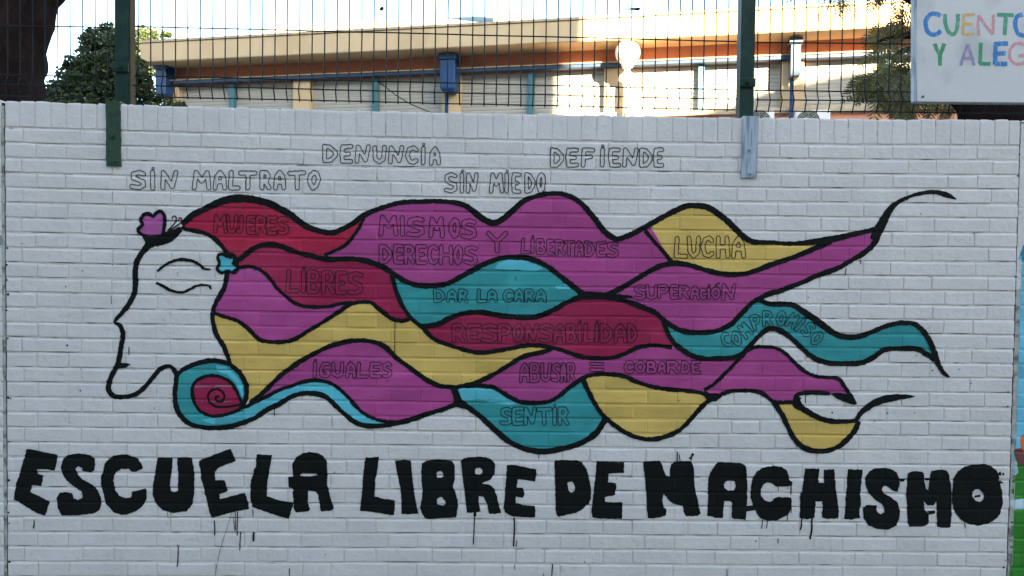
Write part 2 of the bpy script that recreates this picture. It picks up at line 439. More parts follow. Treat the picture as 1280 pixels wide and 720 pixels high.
def totri(q):
    return [[q[0], q[i], q[i + 1]] for i in range(1, len(q) - 1)]
def paintobj(name, pixpolys, off, m, parent, label=None, layers=None):
    V = []; F = []; T = []
    for i, p in enumerate(pixpolys):
        drape([[px2uv(*q) for q in p]], off + (layers[i] if layers else 0), V, F, T)
    o = meshobj(name, V, F, m, parent, tone=T)
    if label: o['label'] = label
    return o

# ================================================================== the three wall sections
wall = empty('brick_wall', W(640, VBOT)); tag(wall, 'white painted brick wall with the long haired face mural and big black slogan', 'wall')
wallL = empty('brick_wall', W(-200, VBOT)); tag(wallL, 'pale neighbouring brick wall section at the left edge, beyond the cracked joint', 'wall')
wallR = empty('brick_wall', W(1500, VBOT)); tag(wallR, 'neighbouring brick wall section at the right edge painted light blue and green', 'wall')
WS = [wallL, wall, wallR]
TH = 0.20
GZ = 0.0
def core(a, b, parent):
    V = []; F = []; nu = int((b - a) / 6); vs = [VTOP + 0.16 + (VBOT + 2.6 - VTOP) * k / 150 for k in range(151)]
    r2 = random.Random(int(a) + 99)
    for j, v in enumerate(vs):
        for i in range(nu + 1):
            u = a + (b - a) * i / nu
            p = W(u, v, 0); p.y += r2.uniform(-.0002, .0008); V.append(p)
    for j in range(150):
        for i in range(nu):
            k = j * (nu + 1) + i; F.append((k, k + nu + 1, k + nu + 2, k + 1))
    # body behind
    n0 = len(V)
    tl, tr_, bl, br = W(a, VTOP + .16), W(b, VTOP + .16), W(a, VBOT + 2.6), W(b, VBOT + 2.6)
    for p in (tl, tr_, bl, br): q = p.copy(); q.y = TH; V.append(q)
    top0 = 0; last = 150 * (nu + 1)
    F += [tuple([i for i in range(nu, -1, -1)] + [n0, n0 + 1]), (n0, n0 + 2, n0 + 3, n0 + 1),
          tuple([j * (nu + 1) for j in range(151)] + [n0 + 2, n0]), tuple([j * (nu + 1) + nu for j in range(150, -1, -1)] + [n0 + 1, n0 + 3])]
    o = meshobj('mortar', V, F, M['mortar'], parent); return o
for (a, b), p in zip(SECT, WS): core(a, b, p)
# joint strips between the sections
def strip(name, u0, u1, v0, v1, h, m, parent, jit=0.0, seed=1):
    r2 = random.Random(seed); V = []; F = []; n = 90
    for i in range(n + 1):
        v = v0 + (v1 - v0) * i / n
        a, b = u0 + r2.uniform(-jit, jit), u1 + r2.uniform(-jit, jit)
        hh_ = h + (r2.uniform(-.0006, .0006) if jit else 0)
        V += [W(a, v, -.012), W(a, v, hh_), W(b, v, hh_), W(b, v, -.012)]
    for i in range(n):
        k = i * 4
        for j in range(3): F.append((k + j, k + 4 + j, k + 5 + j, k + 1 + j))
    return meshobj(name, V, F, m, parent)
strip('joint_backing', 1.0, 7.0, -2.6, 31.8, -0.004, M['crack'], wall)
strip('joint_backing', 1274.6, 1282.6, -2.6, 31.8, -0.004, M['crack'], wall)
strip('mortar_strip', 1.2, 5.0, -2.4, 31.5, 0.002, M['old'], wall, .35, 3)
strip('mortar_strip', 1276.6, 1282.4, 8.8, 31.5, 0.0015, M['old'], wall, .45, 4)
strip('mortar_strip', 1276.4, 1282.4, -2.5, 8.9, 0.002, M['mortar'], wall, .3, 5)

# ================================================================== traced curves of the mural (photo pixels)
def T4(ox, oy, pts): return [(ox + p[0] / 4.0, oy + p[1] / 4.0) for p in pts]
C1 = [(228,281),(240,270),(255,262),(270,255),(283,250),(297,248),(315,249),(335,254),(350,261),(365,269.5),(375,277.5),(386,284),(400,289),(416,291),(427,287),(440,280),(452,271.5),(464,265),(480,259),(500,253.5),(525,252),(545,251.5),(565,253),(580,256.5),(590,262.5),(600,271),(615,278.5),(627.5,274.5),(640,264),(652.5,253),(665,247),(682.5,242.5),(702.5,242.5),(717.5,248),(730,258),(742.5,272.5),(755,289),(767.5,298),(777.5,297.5),(795,290),(815,279),(835,268),(855,258.5),(870,257),(885,259.5),(900,269),(915,282),(927.5,294.5),(940,302),(960,303),(990,304.5),(1010,303),(1030,300.5),(1050,297),(1072,291.5),(1096,286)]
C1W = [7,8,8,9,9.5,10.5,9.5,9,9,8.5,8,8,7,7,7,7,7,7,6,6,6,6,6,7,7,8,8,7.5,7.5,7,6,6,6,6.5,7,7.5,7.5,7,7,7,7,7,7.5,7.5,8,8,8,8,7,5.5,5.5,7,8.5,8,6.5,6]
C1T = [(1090,300),(1096,291),(1101,281),(1106,272),(1113,260.5),(1121,253.5),(1135,246.5),(1150,241.8),(1167.5,240),(1180,243),(1189,246.5),(1195,249.5)]
C1TW = [9,12,12,10,8.5,5.5,4.5,5,5,7,5,1]
CD1 = [(455,273),(451,281),(447.5,287),(440,298),(430,307.5),(417.5,314),(405,319)]
CHAIR = [(228,283),(232,286.5),(240,288),(255,291),(268,298),(277,307),(284,316),(290,323)]
CFACE = [(227,286),(215,294),(203,299.5),(192,302),(184,309),(176,319),(171,329),(169.5,340),(170,352),(169.5,362),(166,372.5),(160,382.5),(152.5,391.5),(144,402),(150,406.5),(154,415),(153.3,426),(151,438),(149,450),(146,458),(141,468),(136.5,480),(137,489),(144,495),(155,496),(170,492.5),(180,485),(190,473.5),(200,462),(210,457.5),(216,460),(221,468)]
CFACEW = [6,13,14,13,9,7,7,7,7.5,7,7,6.5,5.5,4,5,6,6,6,6.5,6,6.5,7,7,6.5,5.5,6,6,6,6,5.5,5.5,6]
C2 = [(285,338),(283,350),(281,359),(277.5,366),(270.5,378),(266.5,390),(267,405),(272,420),(280,432.5),(285,445),(289,456),(300,465.5),(307,478),(309,490),(306,502),(301,511)]
CSPIN = [(301,511),(287.5,516.5),(270,520),(255,516.5),(246,507.5),(241.5,495),(241.5,482.5),(247,475),(260,469.5),(275,470.5),(287.5,477),(296,488),(301,500),(304,507)]
CSPI = [(303,505),(290,507.5),(275,508.5),(265,505),(260.5,497.5),(262.5,489.5),(271,486),(279,490),(281,497.5),(275,502),(269.5,499.5),(270.5,495.5),(275,495)]
CSHT = [(222,468),(225,465),(232.5,460),(245,454.5),(260,451),(275,451.5),(288,455.5),(300,465.5)]
CLOW = [(222,466),(220,480),(219,495),(221.5,510),(228.5,522),(240,530.5),(255,534),(275,534.5),(290,532.5),(310,526),(320,521.5),(335,511.5),(350,504.5),(365,495.5),(380,491.5),(395,492),(407.5,496),(417.5,504.5),(430,516.5),(442.5,526.5),(456,531.5),(475,532),(495,529),(515,524),(535,517),(555,511),(570,505)]
CBOT = [(572,500),(585,509),(597.5,518),(610,529),(622,540),(637,552),(652.5,559.5),(667.5,563.5),(685,564),(702.5,560.5),(720,556),(735,548.5),(746,540),(753,530),(758,521)]
C3 = [(304,509),(310,507),(320,502),(335,495),(350,487),(365,482),(377.5,477.5),(395,475),(410,477.5),(422.5,484.5),(435,496),(447.5,510),(460,519.5),(475,525),(490,527.5),(504,526)]
C4 = [(313,504),(322,497),(335,485),(350,470),(365,459),(380,449),(395,441),(410,433.5),(425,429),(442.5,425.5),(460,426),(475,429.5),(485,436.5),(495,446.5),(507.5,456),(520,465),(532.5,474),(550,482),(570,483.5),(585,481),(597.5,477),(615,469),(630,460),(640,454),(650,447.5),(665,442.5),(680,439.5),(691,435)]
C5 = [(268,391),(282,396),(295,400),(305,406),(315,415),(320,420.5),(327.5,425.5),(340,427.5),(360,426.5),(372.5,422),(385,414),(400,405),(415,395.5),(430,385.5),(440,379.5),(452,377.5),(464,378),(470,382.5),(480,391),(490,398),(502.5,401),(514,398)]
P2B = [(298,335),(311,333),(320,335),(327,338),(335,345),(342,354),(347.5,361),(357.5,370),(367.5,378),(380,382.5),(395,383.5),(412.5,382.5),(425,379.5),(440,378)]
C6 = [(295,325),(300,324),(310,316),(320,309),(330,306),(347.5,306.5),(362.5,312),(375,316.5),(390,319.5),(402.5,323),(420,324),(440,323.5),(455,325.5),(467.5,329),(480,334.5),(492.5,342.5),(505,350.5),(520,356),(537.5,357),(557.5,355),(572.5,348),(587.5,339.5),(602.5,331.5),(620,324.5),(630,322),(640,321.5),(655,322),(667.5,325),(682.5,332),(697.5,343),(712.5,355),(722,362),(732,368.5),(745,370),(758,368),(768,364.5),(780,358),(795,349),(812.5,338.5),(830,331),(845,329),(860,331),(877.5,336),(895,341),(912.5,343),(930,342),(945,338),(960,332),(975,327),(990,322),(1005,316),(1025,307.5),(1038,302)]
C6B = [(489,343),(492,350),(494,360),(497.5,369.5),(502.5,381),(510,392.5),(514,397.5),(522.5,405),(530,410.5),(535,417),(545,425),(560,430.5),(572.5,434.5),(587.5,439),(605,440.5),(620,438.5),(640,435),(655,432),(670,431.5),(682.5,433),(697.5,436),(712.5,441),(727.5,446),(745,447.5),(765,447),(780,442.5),(792.5,436),(805,432.5),(820,431.5),(840,434)]
C7 = [(526,407),(537.5,407),(550,404),(562.5,397.5),(580,391.5),(600,390),(615,392.5),(640,396),(660,397),(675,394.5),(690,388),(705,380),(720,373),(732,370.5),(745,370),(760,372),(775,374.5),(790,379),(805,384.5),(817.5,390),(827.5,398),(837.5,406),(850,412.5),(865,415.5),(885,415),(900,412),(915,404),(927.5,390.5),(940,378.5),(950,372.5),(960,367.5),(975,363.5),(990,357.5),(1005,352),(1020,345),(1045,336),(1060,327.5),(1075,319),(1088,309),(1096,298),(1099,290)]
C8 = [(829,398),(831,406),(835,417.5),(842.5,428.5),(852.5,437),(865,444.5),(880,448),(900,448),(915,447),(927.5,442),(937.5,432),(947.5,420.5),(960,411),(970,411.5),(980,416),(992.5,426),(1005,438),(1017.5,447.5),(1032.5,453),(1052.5,454.5),(1075,453.5),(1090,447),(1104,437.5),(1120,435.5),(1145,436),(1157.5,442.5),(1168,451)]
C9 = [(948,374),(960,379.5),(975,380),(990,381),(1005,390),(1020,400.5),(1032.5,410),(1045,418),(1060,421.5),(1075,420),(1090,414.5),(1105,408),(1120,404),(1135,403.5),(1145,406.5),(1155,416),(1162.5,428),(1168,443),(1172.5,456),(1180,467),(1186,471.5)]
C9W = [5,6,6.5,6.5,8,9,8,7.5,7,6.5,6,6,6,6,6,6.5,7,7.5,6,5,2]
C10M = [(930,443),(920,452.5),(910,462.5),(900,472.5),(890,481.5),(880,487)]
C10T = [(934,437),(946,433.5),(960,433.5),(970,435),(980,440.5),(990,450),(1002.5,461.5),(1017.5,469.5),(1035,471.5),(1047.5,473.5),(1055,483),(1062,494)]
C10TAIL = [(1037,491.5),(1047,490.5),(1059,492),(1060,486),(1065,493),(1070.5,504.5),(1067,506),(1059,503.5),(1046,498.5)]
C10B = [(882,491),(892,499),(902,492.5),(915,488.5),(935,488),(950,490.5),(958,495.5),(966,501.5),(974,503),(985,502.5),(994,502),(994.5,495),(1002,491.5),(1020,490.5),(1037,492)]
C11 = [(583,482),(597,482),(615,483.5),(627.5,490),(640,497.5),(650,502),(665,503.5),(685,502),(697.5,495.5),(710,485.5),(722.5,476.5),(735,469.5),(750,467.5),(767.5,468),(782.5,471),(795,477),(812.5,482.5),(832.5,486),(852.5,487.5),(870,489.5),(882,492.5)]
CYM = [(729,474),(731,480),(736,490),(742.5,502.5),(750,514.5),(760,525),(772.5,534.5),(783,541),(795,546),(812,549),(828,546.5),(843,541),(854,533),(865,521.5),(875,510),(885,501),(897,494)]
CYR = [(966,501),(970,507),(977,518),(984,532.5),(988,541),(996,552.5),(1007.5,560.5),(1020,563.5),(1035,562.5),(1047.5,557.5),(1060,547),(1067.5,538.5),(1073,526)]
CYT = [(995,500),(1001,509),(1010,515),(1022,521.5),(1037.5,526),(1055,526.5),(1070,525.5)]
CTAIL = [(1068,528),(1074,518),(1081,511.5),(1092.5,503.5),(1107.5,498.2),(1125,495.8),(1142,495)]
CTAILW = [6,6,7.5,9,9.5,7,1]
CJ1 = [(566,483),(570,492),(573,503)]
BROW = [(197,339),(210,329.5),(225,324.5),(240,326),(250,331),(256,336),(264,337)]
LID = [(196,353),(205,358),(212,362),(221,364.8),(231,365),(240,360.5),(246,357.5),(254,356),(265,357.5)]
LASH = [(262,358),(265,361)]
MOUTH = [(146,454.5),(150,453),(160,453.5),(164,455),(158,459.5),(147,461)]

def nearest(c, p):
    return min(range(len(c)), key=lambda i: (c[i][0] - p[0]) ** 2 + (c[i][1] - p[1]) ** 2)
def sl(c, a, b):
    c = catmull(c, 3.0); i = nearest(c, a); j = nearest(c, b)
    return c[i:j + 1] if i <= j else c[j:i + 1][::-1]
fills = [
 ('hair_strand', 'red', 'red hair strand holding the word MUJERES', sl(C1, (230, 280), (454, 271)) + sl(CD1, (454, 274), (405, 319)) + sl(C6, (405, 323), (296, 325)) + sl(CHAIR, (288, 321), (230, 285))),
 ('hair_strand', 'crimson', 'crimson hair strand holding the word LIBRES', sl(C6, (296, 325), (488, 340)) + sl(C6B, (489, 343), (514, 397.5)) + sl(C5, (514, 398), (440, 379.5)) + sl(P2B, (440, 378), (298, 335))),
 ('hair_strand', 'purple', 'purple hair strand behind the ear, without a word', sl(P2B, (298, 335), (440, 378)) + sl(C5, (438, 380), (268, 391)) + sl(C2, (267, 388), (285, 338))),
 ('hair_strand', 'yellow', 'long yellow hair strand without a word', sl(C5, (268, 391), (514, 398)) + sl(C6B, (515, 398), (690, 434)) + sl(C4, (691, 435), (313, 504)) + sl(C2, (308, 492), (267, 395))),
 ('hair_strand', 'purple', 'big purple hair strand holding MISMOS DERECHOS Y LIBERTADES', sl(CD1, (405, 319), (455, 273)) + sl(C1, (456, 270), (812, 281)) + [(814, 285), (826, 305), (843, 328)] + sl(C6, (840, 329), (402.5, 323))),
 ('hair_strand', 'yellow', 'yellow hair strand holding the word LUCHA', sl(C1, (812, 281), (1038, 299)) + sl(C6, (1038, 302), (843, 329)) + [(826, 305)]),
 ('hair_strand', 'purple', 'purple hair strand holding the word SUPERACION', sl(C6, (758, 368), (1038, 302)) + sl(C1, (1038, 299), (1096, 286)) + sl(C7, (1099, 290), (760, 372))),
 ('hair_strand', 'teal', 'teal hair strand holding DAR LA CARA', sl(C6, (492, 342), (732, 368.5)) + sl(C7, (732, 370.5), (526, 407)) + sl(C6B, (524, 405), (489, 343))),
 ('hair_strand', 'crimson', 'crimson hair strand holding RESPONSABILIDAD', sl(C7, (526, 407), (828, 398)) + sl(C8, (829, 398), (838, 424)) + [(842, 432)] + sl(C6B, (840, 434), (526, 408))),
 ('hair_strand', 'teal', 'teal hair strand holding the word COMPROMISO', sl(C7, (828, 398), (949, 373)) + sl(C9, (950, 375), (1168, 443)) + sl(C8, (1168, 451), (829, 398))),
 ('hair_strand', 'purple', 'purple hair strand holding ABUSAR = COBARDE', sl(C4, (597, 477), (691, 435)) + sl(C6B, (697, 436), (840, 434)) + sl(C8, (846, 432), (925, 443)) + sl(C10T, (934, 437), (1062, 494)) + sl(C10B, (1037, 492), (882, 491)) + sl(C11, (882, 492.5), (597, 482))),
 ('hair_strand', 'purple', 'purple hair strand holding the word IGUALES', sl(C4, (320, 498), (567, 483)) + sl(CJ1, (566, 483), (573, 503)) + sl(CLOW, (570, 505), (504, 526)) + sl(C3, (500, 526), (320, 502))),
 ('hair_strand', 'lteal', 'light teal ribbon of hair under IGUALES', sl(C3, (304, 509), (500, 526)) + sl(CLOW, (480, 532), (300, 529))),
 ('curl', 'teal', 'teal outer turn of the spiral curl', sl(CLOW, (222, 466), (308, 526)) + [(306, 515)] + sl(C2, (304, 505), (300, 466)) + sl(CSHT, (300, 465.5), (222, 468))),
 ('curl_centre', 'crimson', 'crimson middle of the spiral curl', sl(CSPIN, (301, 511), (304, 507))),
 ('hair_strand', 'teal', 'teal hair strand holding the word SENTIR', sl(C11, (583, 482), (727, 474)) + sl(CYM, (729, 474), (758, 522)) + sl(CBOT, (758, 521), (572, 500)) + [(570, 486)]),
 ('hair_strand', 'yellow', 'yellow hair strand without a word below COBARDE', sl(C11, (729, 472), (882, 492)) + sl(CYM, (888, 499), (729, 474))),
 ('hair_strand', 'yellow', 'small yellow hair strand at the lower right end', sl(CYR, (966, 501), (1073, 526)) + sl(CYT, (1070, 525.5), (995, 500))),
 ('butterfly_wing', 'pink', 'purple butterfly over the forehead', catmull([(178, 271), (183, 267), (189, 268.5), (192, 270.5), (197, 265.5), (203, 264.5), (206.5, 272), (206, 284), (203, 294), (195, 296), (185, 295.5), (176, 292), (173.5, 286), (179, 281), (176.5, 276)], 2.5, True)),
 ('flower', 'lteal', 'small turquoise flower by the ear', catmull([(272.5, 320), (280, 317.5), (284, 321), (289.5, 317), (295, 323), (292.5, 329), (298.5, 335), (293, 341), (285, 338.5), (278, 341), (272, 336), (275, 329)], 2.0, True)),
]
for i, (nm, mk, lab, poly) in enumerate(fills):
    q = []
    for p in poly:
        if not q or math.hypot(p[0] - q[-1][0], p[1] - q[-1][1]) > .35: q.append(p)
    paintobj(nm, tris_of([q]), 0.0005 + 0.00003 * (i % 8 if i < 13 else i), M[mk], wall, lab)
# lighter brushed patches
patches = [('lteal', [(622,329),(632,324.5),(655,324.5),(668,330),(680,336),(668,338),(640,337.5),(618,336)]), ('lteal', [(693,357),(712,355),(722,361),(712,361),(696,361)]),
 ('lteal', [(573,485),(590,482),(612,484),(628,492),(640,500),(632,500),(600,499),(577,500)]), ('lteal', [(606,500),(640,500.5),(646,504),(636,505.5),(612,503)]),
 ('lteal', [(252,524),(275,521),(300,514),(306,516),(308,523),(290,529),(265,530)]), ('lteal', [(270,457),(282,458),(294,468),(303,480),(304,496),(300,488),(294,477),(284,468),(272,464)]),
 ('red', [(398,296),(420,297),(440,292),(430,303),(415,310),(395,314),(385,312),(370,306),(382,303)])]
pl = [rough(dens(p, 4), .6) for _, p in patches]
for (mk, _), p in zip(patches, pl):
    paintobj('brushed_patch', tris_of([p]), 0.0013, M[mk], wall)
# black outlines, each stroke its own painted part
def stroke(name, pts, w, label, k, m='black', jit=.48, step=2.2):
    if hasattr(w, '__len__'):
        c = catmull([(p[0], p[1], ww) for p, ww in zip(pts, w)], step); P2 = [(a[0], a[1]) for a in c]; ws = [max(.4, a[2]) for a in c]
    else:
        P2 = catmull(pts, step); ws = [w] * len(P2)
        ph = prng.uniform(0, 6)
        ws = [x * (1 + .07 * math.sin(i * .23 + ph) + .05 * math.sin(i * .61 + ph)) for i, x in enumerate(ws)]
    return paintobj(name, [t for q in ribbon(P2, ws, jit) for t in totri(q)], 0.0015 + 0.00004 * k, M[m], wall, label)
strokes = [('hair_outline', C1, C1W, 'long wavy black outline along the top of the hair'), ('hair_outline', C1T, C1TW, 'thin curled black tip at the upper right end of the hair'),
 ('hair_outline', CD1, 4.5, None), ('hair_outline', [(806.5,288),(811,294),(817.5,302),(827.5,313),(835,322),(842,330)], [6,5,4.6,5,5.6,7], 'short slanting black line between the purple strand and the LUCHA strand'), ('hair_outline', CHAIR, 5.5, 'black hairline over the forehead'), ('face_outline', CFACE, CFACEW, 'black profile line of forehead, nose, chin and neck'),
 ('hair_outline', C2, 6.0, None), ('hair_outline', CSHT, 6.0, None), ('hair_outline', CSPIN, 4.2, None), ('spiral_line', CSPI, 2.8, 'small black spiral in the curl'),
 ('hair_outline', CLOW, 6.2, None), ('hair_outline', CBOT, 7.2, None), ('hair_outline', C3, 4.6, None), ('hair_outline', C4, 6.0, None), ('hair_outline', C5, 5.2, None),
 ('hair_outline', P2B, 4.6, None), ('hair_outline', C6, 6.6, None), ('hair_outline', C6B, 5.4, None), ('hair_outline', C7, 6.4, None), ('hair_outline', C8, 6.4, None),
 ('hair_outline', C9, C9W, None), ('hair_outline', C10M, 4.4, None), ('hair_outline', C10T, 4.6, None), ('hair_outline', C10B, 5.0, None), ('hair_outline', C11, 5.6, None),
 ('hair_outline', CYM, 5.8, None), ('hair_outline', CYR, 6.6, None), ('hair_outline', CYT, [8, 8, 7.5, 7, 6.5, 5.5, 5.5], None), ('hair_outline', CTAIL, CTAILW, 'black curled tip below the teal strand'), ('hair_outline', CJ1, 8.0, None),
 ('eyebrow', BROW, [2.5, 3.6, 4.2, 4.2, 3.4, 3.4, 1.6], None), ('closed_eyelid', LID, [3, 4, 3.6, 3.2, 3.4, 3.4, 3, 3, 2], None), ('eyelash', LASH, 2.4, None),
 ('hair_outline', [(790,371),(745,369.5),(722,368)], [3, 9, 4], None), ('hair_outline', [(1000,499),(995,496),(994,505),(1000,511)], [4, 5, 8, 5], None)]
bf = fills[18][3]; fl = fills[19][3]
strokes += [('butterfly_outline', bf + [bf[0]], 4.4, None), ('flower_outline', fl + [fl[0]], 3.8, None)]
for k, (nm, c, w, lab) in enumerate(strokes): stroke(nm, c, w, lab, k)
paintobj('antenna', [t for c in ([(210,288),(216,282.5),(220.5,276),(220.5,271.5),(217.5,270),(215.5,273.5)], [(211,288.5),(222,282),(227.5,276.5),(227,272.5),(224.5,273),(224,275.5)]) for q in ribbon(catmull(c, 1.2), 1.7, .1) for t in totri(q)], .0016, M['black'], wall, 'two curled black antennae of the painted butterfly')
for k, poly in enumerate([MOUTH, C10TAIL, [(566,481),(572,486),(578,500),(590,511),(580,511),(568,508),(559,510),(568,503)], [(880,486),(886,491),(900,491.5),(893,501),(886,503),(880,496)], [(283,316),(291,318),(298,324),(300,334),(296,341),(287,341),(291,338),(296,334),(290,330),(292,324)], [(176,291),(190,298),(206,291),(222,285),(226,288),(206,301),(184,306)], [(722,365),(735,364),(757,366),(770,369),(757,374),(735,374),(722,371)]]):
    paintobj(('lips', 'hair_tip', 'outline_blot', 'outline_blot', 'flower_thick_outline', 'butterfly_base', 'outline_blot')[k], tris_of([rough(dens(poly, 3), .25)]), .0031 + .00003 * k, M['black'], wall)  # the flower's right side gets a thicker black outline
# ================================================================== big slogan letters
A = (0, 540); Bq = (320, 540); Cq = (640, 540); Dq = (960, 540)
LET = [
 ('E', A, [(137,82),(290,112),(288,150),(278,192),(235,185),(192,183),(190,208),(220,217),(208,270),(165,262),(155,298),(250,345),(240,385),(228,417),(190,405),(72,335),(82,260),(100,215),(118,150)], []),
 ('S', A, [(345,112),(400,105),(450,112),(475,130),(479,160),(473,192),(455,202),(415,195),(412,178),(395,168),(382,180),(388,205),(415,235),(460,258),(492,290),(508,330),(508,370),(498,392),(470,405),(390,415),(312,417),(292,380),(285,330),(300,302),(335,298),(365,305),(370,330),(395,338),(417,325),(410,297),(375,275),(335,240),(312,205),(308,170),(320,130)], []),
 ('C', A, [(570,116),(610,111),(640,112),(690,130),(708,155),(717,182),(680,200),(660,198),(645,183),(610,183),(580,200),(570,240),(580,290),(600,318),(630,328),(658,325),(662,295),(700,290),(730,279),(736,300),(734,335),(715,370),(680,395),(640,410),(610,413),(570,400),(550,375),(528,355),(523,320),(508,270),(508,215),(520,190),(527,155),(545,135)], []),
 ('U', A, [(790,125),(865,130),(862,180),(855,230),(852,270),(858,292),(875,300),(890,292),(893,220),(890,170),(886,128),(925,124),(960,128),(970,170),(974,230),(973,300),(965,360),(935,395),(870,404),(815,390),(780,355),(766,310),(766,270),(775,220),(782,170)], []),
 ('E', A, [(995,145),(1020,132),(1090,105),(1155,82),(1168,110),(1180,145),(1140,158),(1095,178),(1075,198),(1080,240),(1125,238),(1140,295),(1100,310),(1100,335),(1160,318),(1225,302),(1240,340),(1247,383),(1200,392),(1130,408),(1060,428),(1048,400),(1038,350),(1022,290),(1008,230),(1002,185)], []),
 ('L', (0, 0), [(1286,2270),(1330,2272),(1362,2275),(1352,2330),(1340,2400),(1335,2455),(1338,2480),(1400,2500),(1470,2512),(1458,2552),(1445,2594),(1390,2578),(1310,2550),(1264,2533),(1254,2500),(1253,2440),(1256,2400),(1268,2370),(1270,2350),(1283,2330),(1280,2300)], []),
 ('A', Bq, [(235,105),(270,98),(310,103),(340,120),(357,155),(358,200),(358,260),(368,310),(380,350),(390,380),(378,392),(325,395),(318,350),(310,310),(298,297),(262,292),(260,350),(270,385),(262,395),(200,400),(190,385),(188,340),(185,300),(190,287),(163,272),(163,222),(185,220),(182,160),(200,125)], [[(222,212),(235,205),(300,205),(308,216),(270,219),(225,218)]]),
 ('L', Bq, [(548,125),(580,128),(615,121),(610,180),(597,240),(595,290),(592,320),(640,332),(695,340),(694,380),(690,416),(640,408),(600,402),(555,395),(520,392),(525,350),(532,280),(538,200)], []),
 ('I', Bq, [(695,145),(740,137),(775,142),(780,200),(790,290),(800,350),(812,405),(770,410),(727,408),(728,350),(722,280),(708,215)], []),
 ('B', Bq, [(830,155),(855,142),(900,135),(955,138),(980,145),(993,165),(995,235),(985,270),(1000,310),(1010,350),(1010,375),(1000,425),(930,430),(870,436),(845,430),(830,405),(820,375),(828,340),(833,290),(828,240),(827,200)], [[(903,205),(912,196),(925,194),(936,205),(937,222),(925,227),(905,225)], [(905,335),(915,325),(930,324),(945,342),(948,360),(935,367),(906,360)]]),
 ('R', Bq, [(1024,145),(1035,132),(1060,125),(1110,122),(1150,125),(1180,138),(1195,160),(1193,210),(1170,238),(1130,255),(1165,260),(1190,280),(1205,320),(1215,365),(1225,402),(1190,408),(1163,405),(1155,360),(1140,325),(1115,318),(1113,350),(1123,395),(1085,402),(1055,402),(1050,360),(1043,300),(1035,240),(1030,190)], [[(1095,188),(1103,178),(1120,178),(1133,190),(1130,206),(1112,213),(1097,208)]]),
 ('E', (0, 0), [(2536,2322),(2580,2325),(2640,2337),(2682,2345),(2682,2372),(2675,2408),(2630,2398),(2588,2395),(2584,2435),(2615,2438),(2623,2465),(2615,2490),(2580,2482),(2578,2512),(2620,2525),(2676,2530),(2676,2586),(2620,2584),(2560,2580),(2525,2560),(2518,2540),(2522,2490),(2528,2420)], []),
 ('D', Cq, [(212,143),(270,138),(325,140),(352,155),(372,185),(380,215),(390,250),(395,290),(394,330),(385,355),(350,385),(320,402),(260,415),(228,422),(217,390),(216,300),(214,220)], [[(277,255),(288,248),(302,248),(314,268),(313,292),(298,303),(283,292)]]),
 ('E', Cq, [(422,145),(490,150),(560,150),(558,203),(520,205),(483,206),(480,250),(520,255),(520,285),(512,315),(465,322),(463,345),(505,350),(552,350),(550,390),(550,432),(495,433),(435,430),(400,424),(396,390),(403,330),(412,260),(418,200)], []),
 ('M', Cq, [(653,148),(700,143),(737,142),(750,160),(757,190),(770,218),(788,222),(788,190),(795,160),(810,148),(840,143),(895,143),(908,180),(910,250),(918,300),(930,355),(942,405),(925,418),(870,420),(855,395),(855,370),(820,362),(790,348),(772,325),(758,308),(750,340),(758,375),(773,385),(770,415),(740,425),(700,431),(678,428),(674,380),(670,310),(664,230),(658,190)], []),
 ('A', Cq, [(1008,172),(1028,150),(1100,153),(1145,155),(1165,165),(1172,200),(1175,250),(1175,330),(1168,438),(1110,432),(1095,425),(1100,350),(1095,345),(1060,343),(1055,400),(1052,430),(1015,428),(975,415),(978,350),(978,290),(980,235),(990,200)], [[(1058,260),(1068,245),(1088,241),(1112,245),(1117,270),(1108,290),(1080,292),(1060,278)]]),
 ('C', (0, 0), [(3840,2330),(3870,2328),(3905,2332),(3930,2348),(3943,2380),(3945,2398),(3960,2408),(3958,2425),(3930,2430),(3880,2432),(3855,2414),(3835,2408),(3815,2420),(3803,2445),(3803,2478),(3820,2500),(3848,2508),(3862,2500),(3870,2490),(3885,2484),(3955,2486),(3958,2540),(3940,2572),(3905,2590),(3880,2601),(3840,2602),(3800,2590),(3785,2570),(3765,2530),(3752,2490),(3752,2430),(3760,2395),(3780,2358),(3808,2338)], []),
 ('H', Dq, [(185,182),(255,182),(252,220),(250,252),(278,252),(277,220),(276,188),(330,184),(332,220),(336,270),(343,330),(353,390),(350,430),(300,433),(270,428),(266,405),(272,380),(268,345),(235,345),(235,372),(230,428),(195,435),(155,428),(158,390),(160,350),(156,325),(168,290),(176,235)], []),
 ('I', Dq, [(398,185),(435,186),(472,186),(465,250),(460,310),(462,360),(455,400),(458,428),(415,437),(378,432),(385,380),(385,330),(392,280),(393,230)], []),
 ('S', Dq, [(505,195),(530,182),(570,177),(610,183),(640,200),(655,235),(655,265),(645,298),(615,290),(592,268),(575,268),(565,285),(580,308),(620,330),(648,355),(657,395),(655,435),(640,465),(590,488),(540,482),(500,465),(475,430),(473,385),(490,362),(540,365),(543,395),(560,410),(578,402),(580,380),(565,358),(530,335),(498,300),(483,260),(485,225)], []),
 ('M', Dq, [(695,205),(712,196),(735,193),(765,197),(777,208),(780,245),(787,280),(797,292),(803,250),(806,215),(815,192),(850,186),(890,190),(903,215),(912,255),(917,320),(915,400),(911,475),(870,478),(843,470),(840,420),(840,380),(838,345),(825,366),(798,366),(776,345),(780,385),(800,408),(800,460),(770,470),(700,470),(693,420),(693,360),(688,310),(693,260)], []),
 ('O', Dq, [(925,230),(945,195),(975,175),(1010,165),(1080,159),(1110,168),(1138,188),(1150,215),(1160,265),(1170,310),(1170,360),(1160,405),(1140,430),(1100,458),(1050,467),(1000,460),(960,438),(930,400),(918,350),(918,290)], [[(1020,300),(1032,287),(1050,283),(1062,295),(1078,312),(1072,335),(1055,348),(1035,342),(1022,325)]]),
]
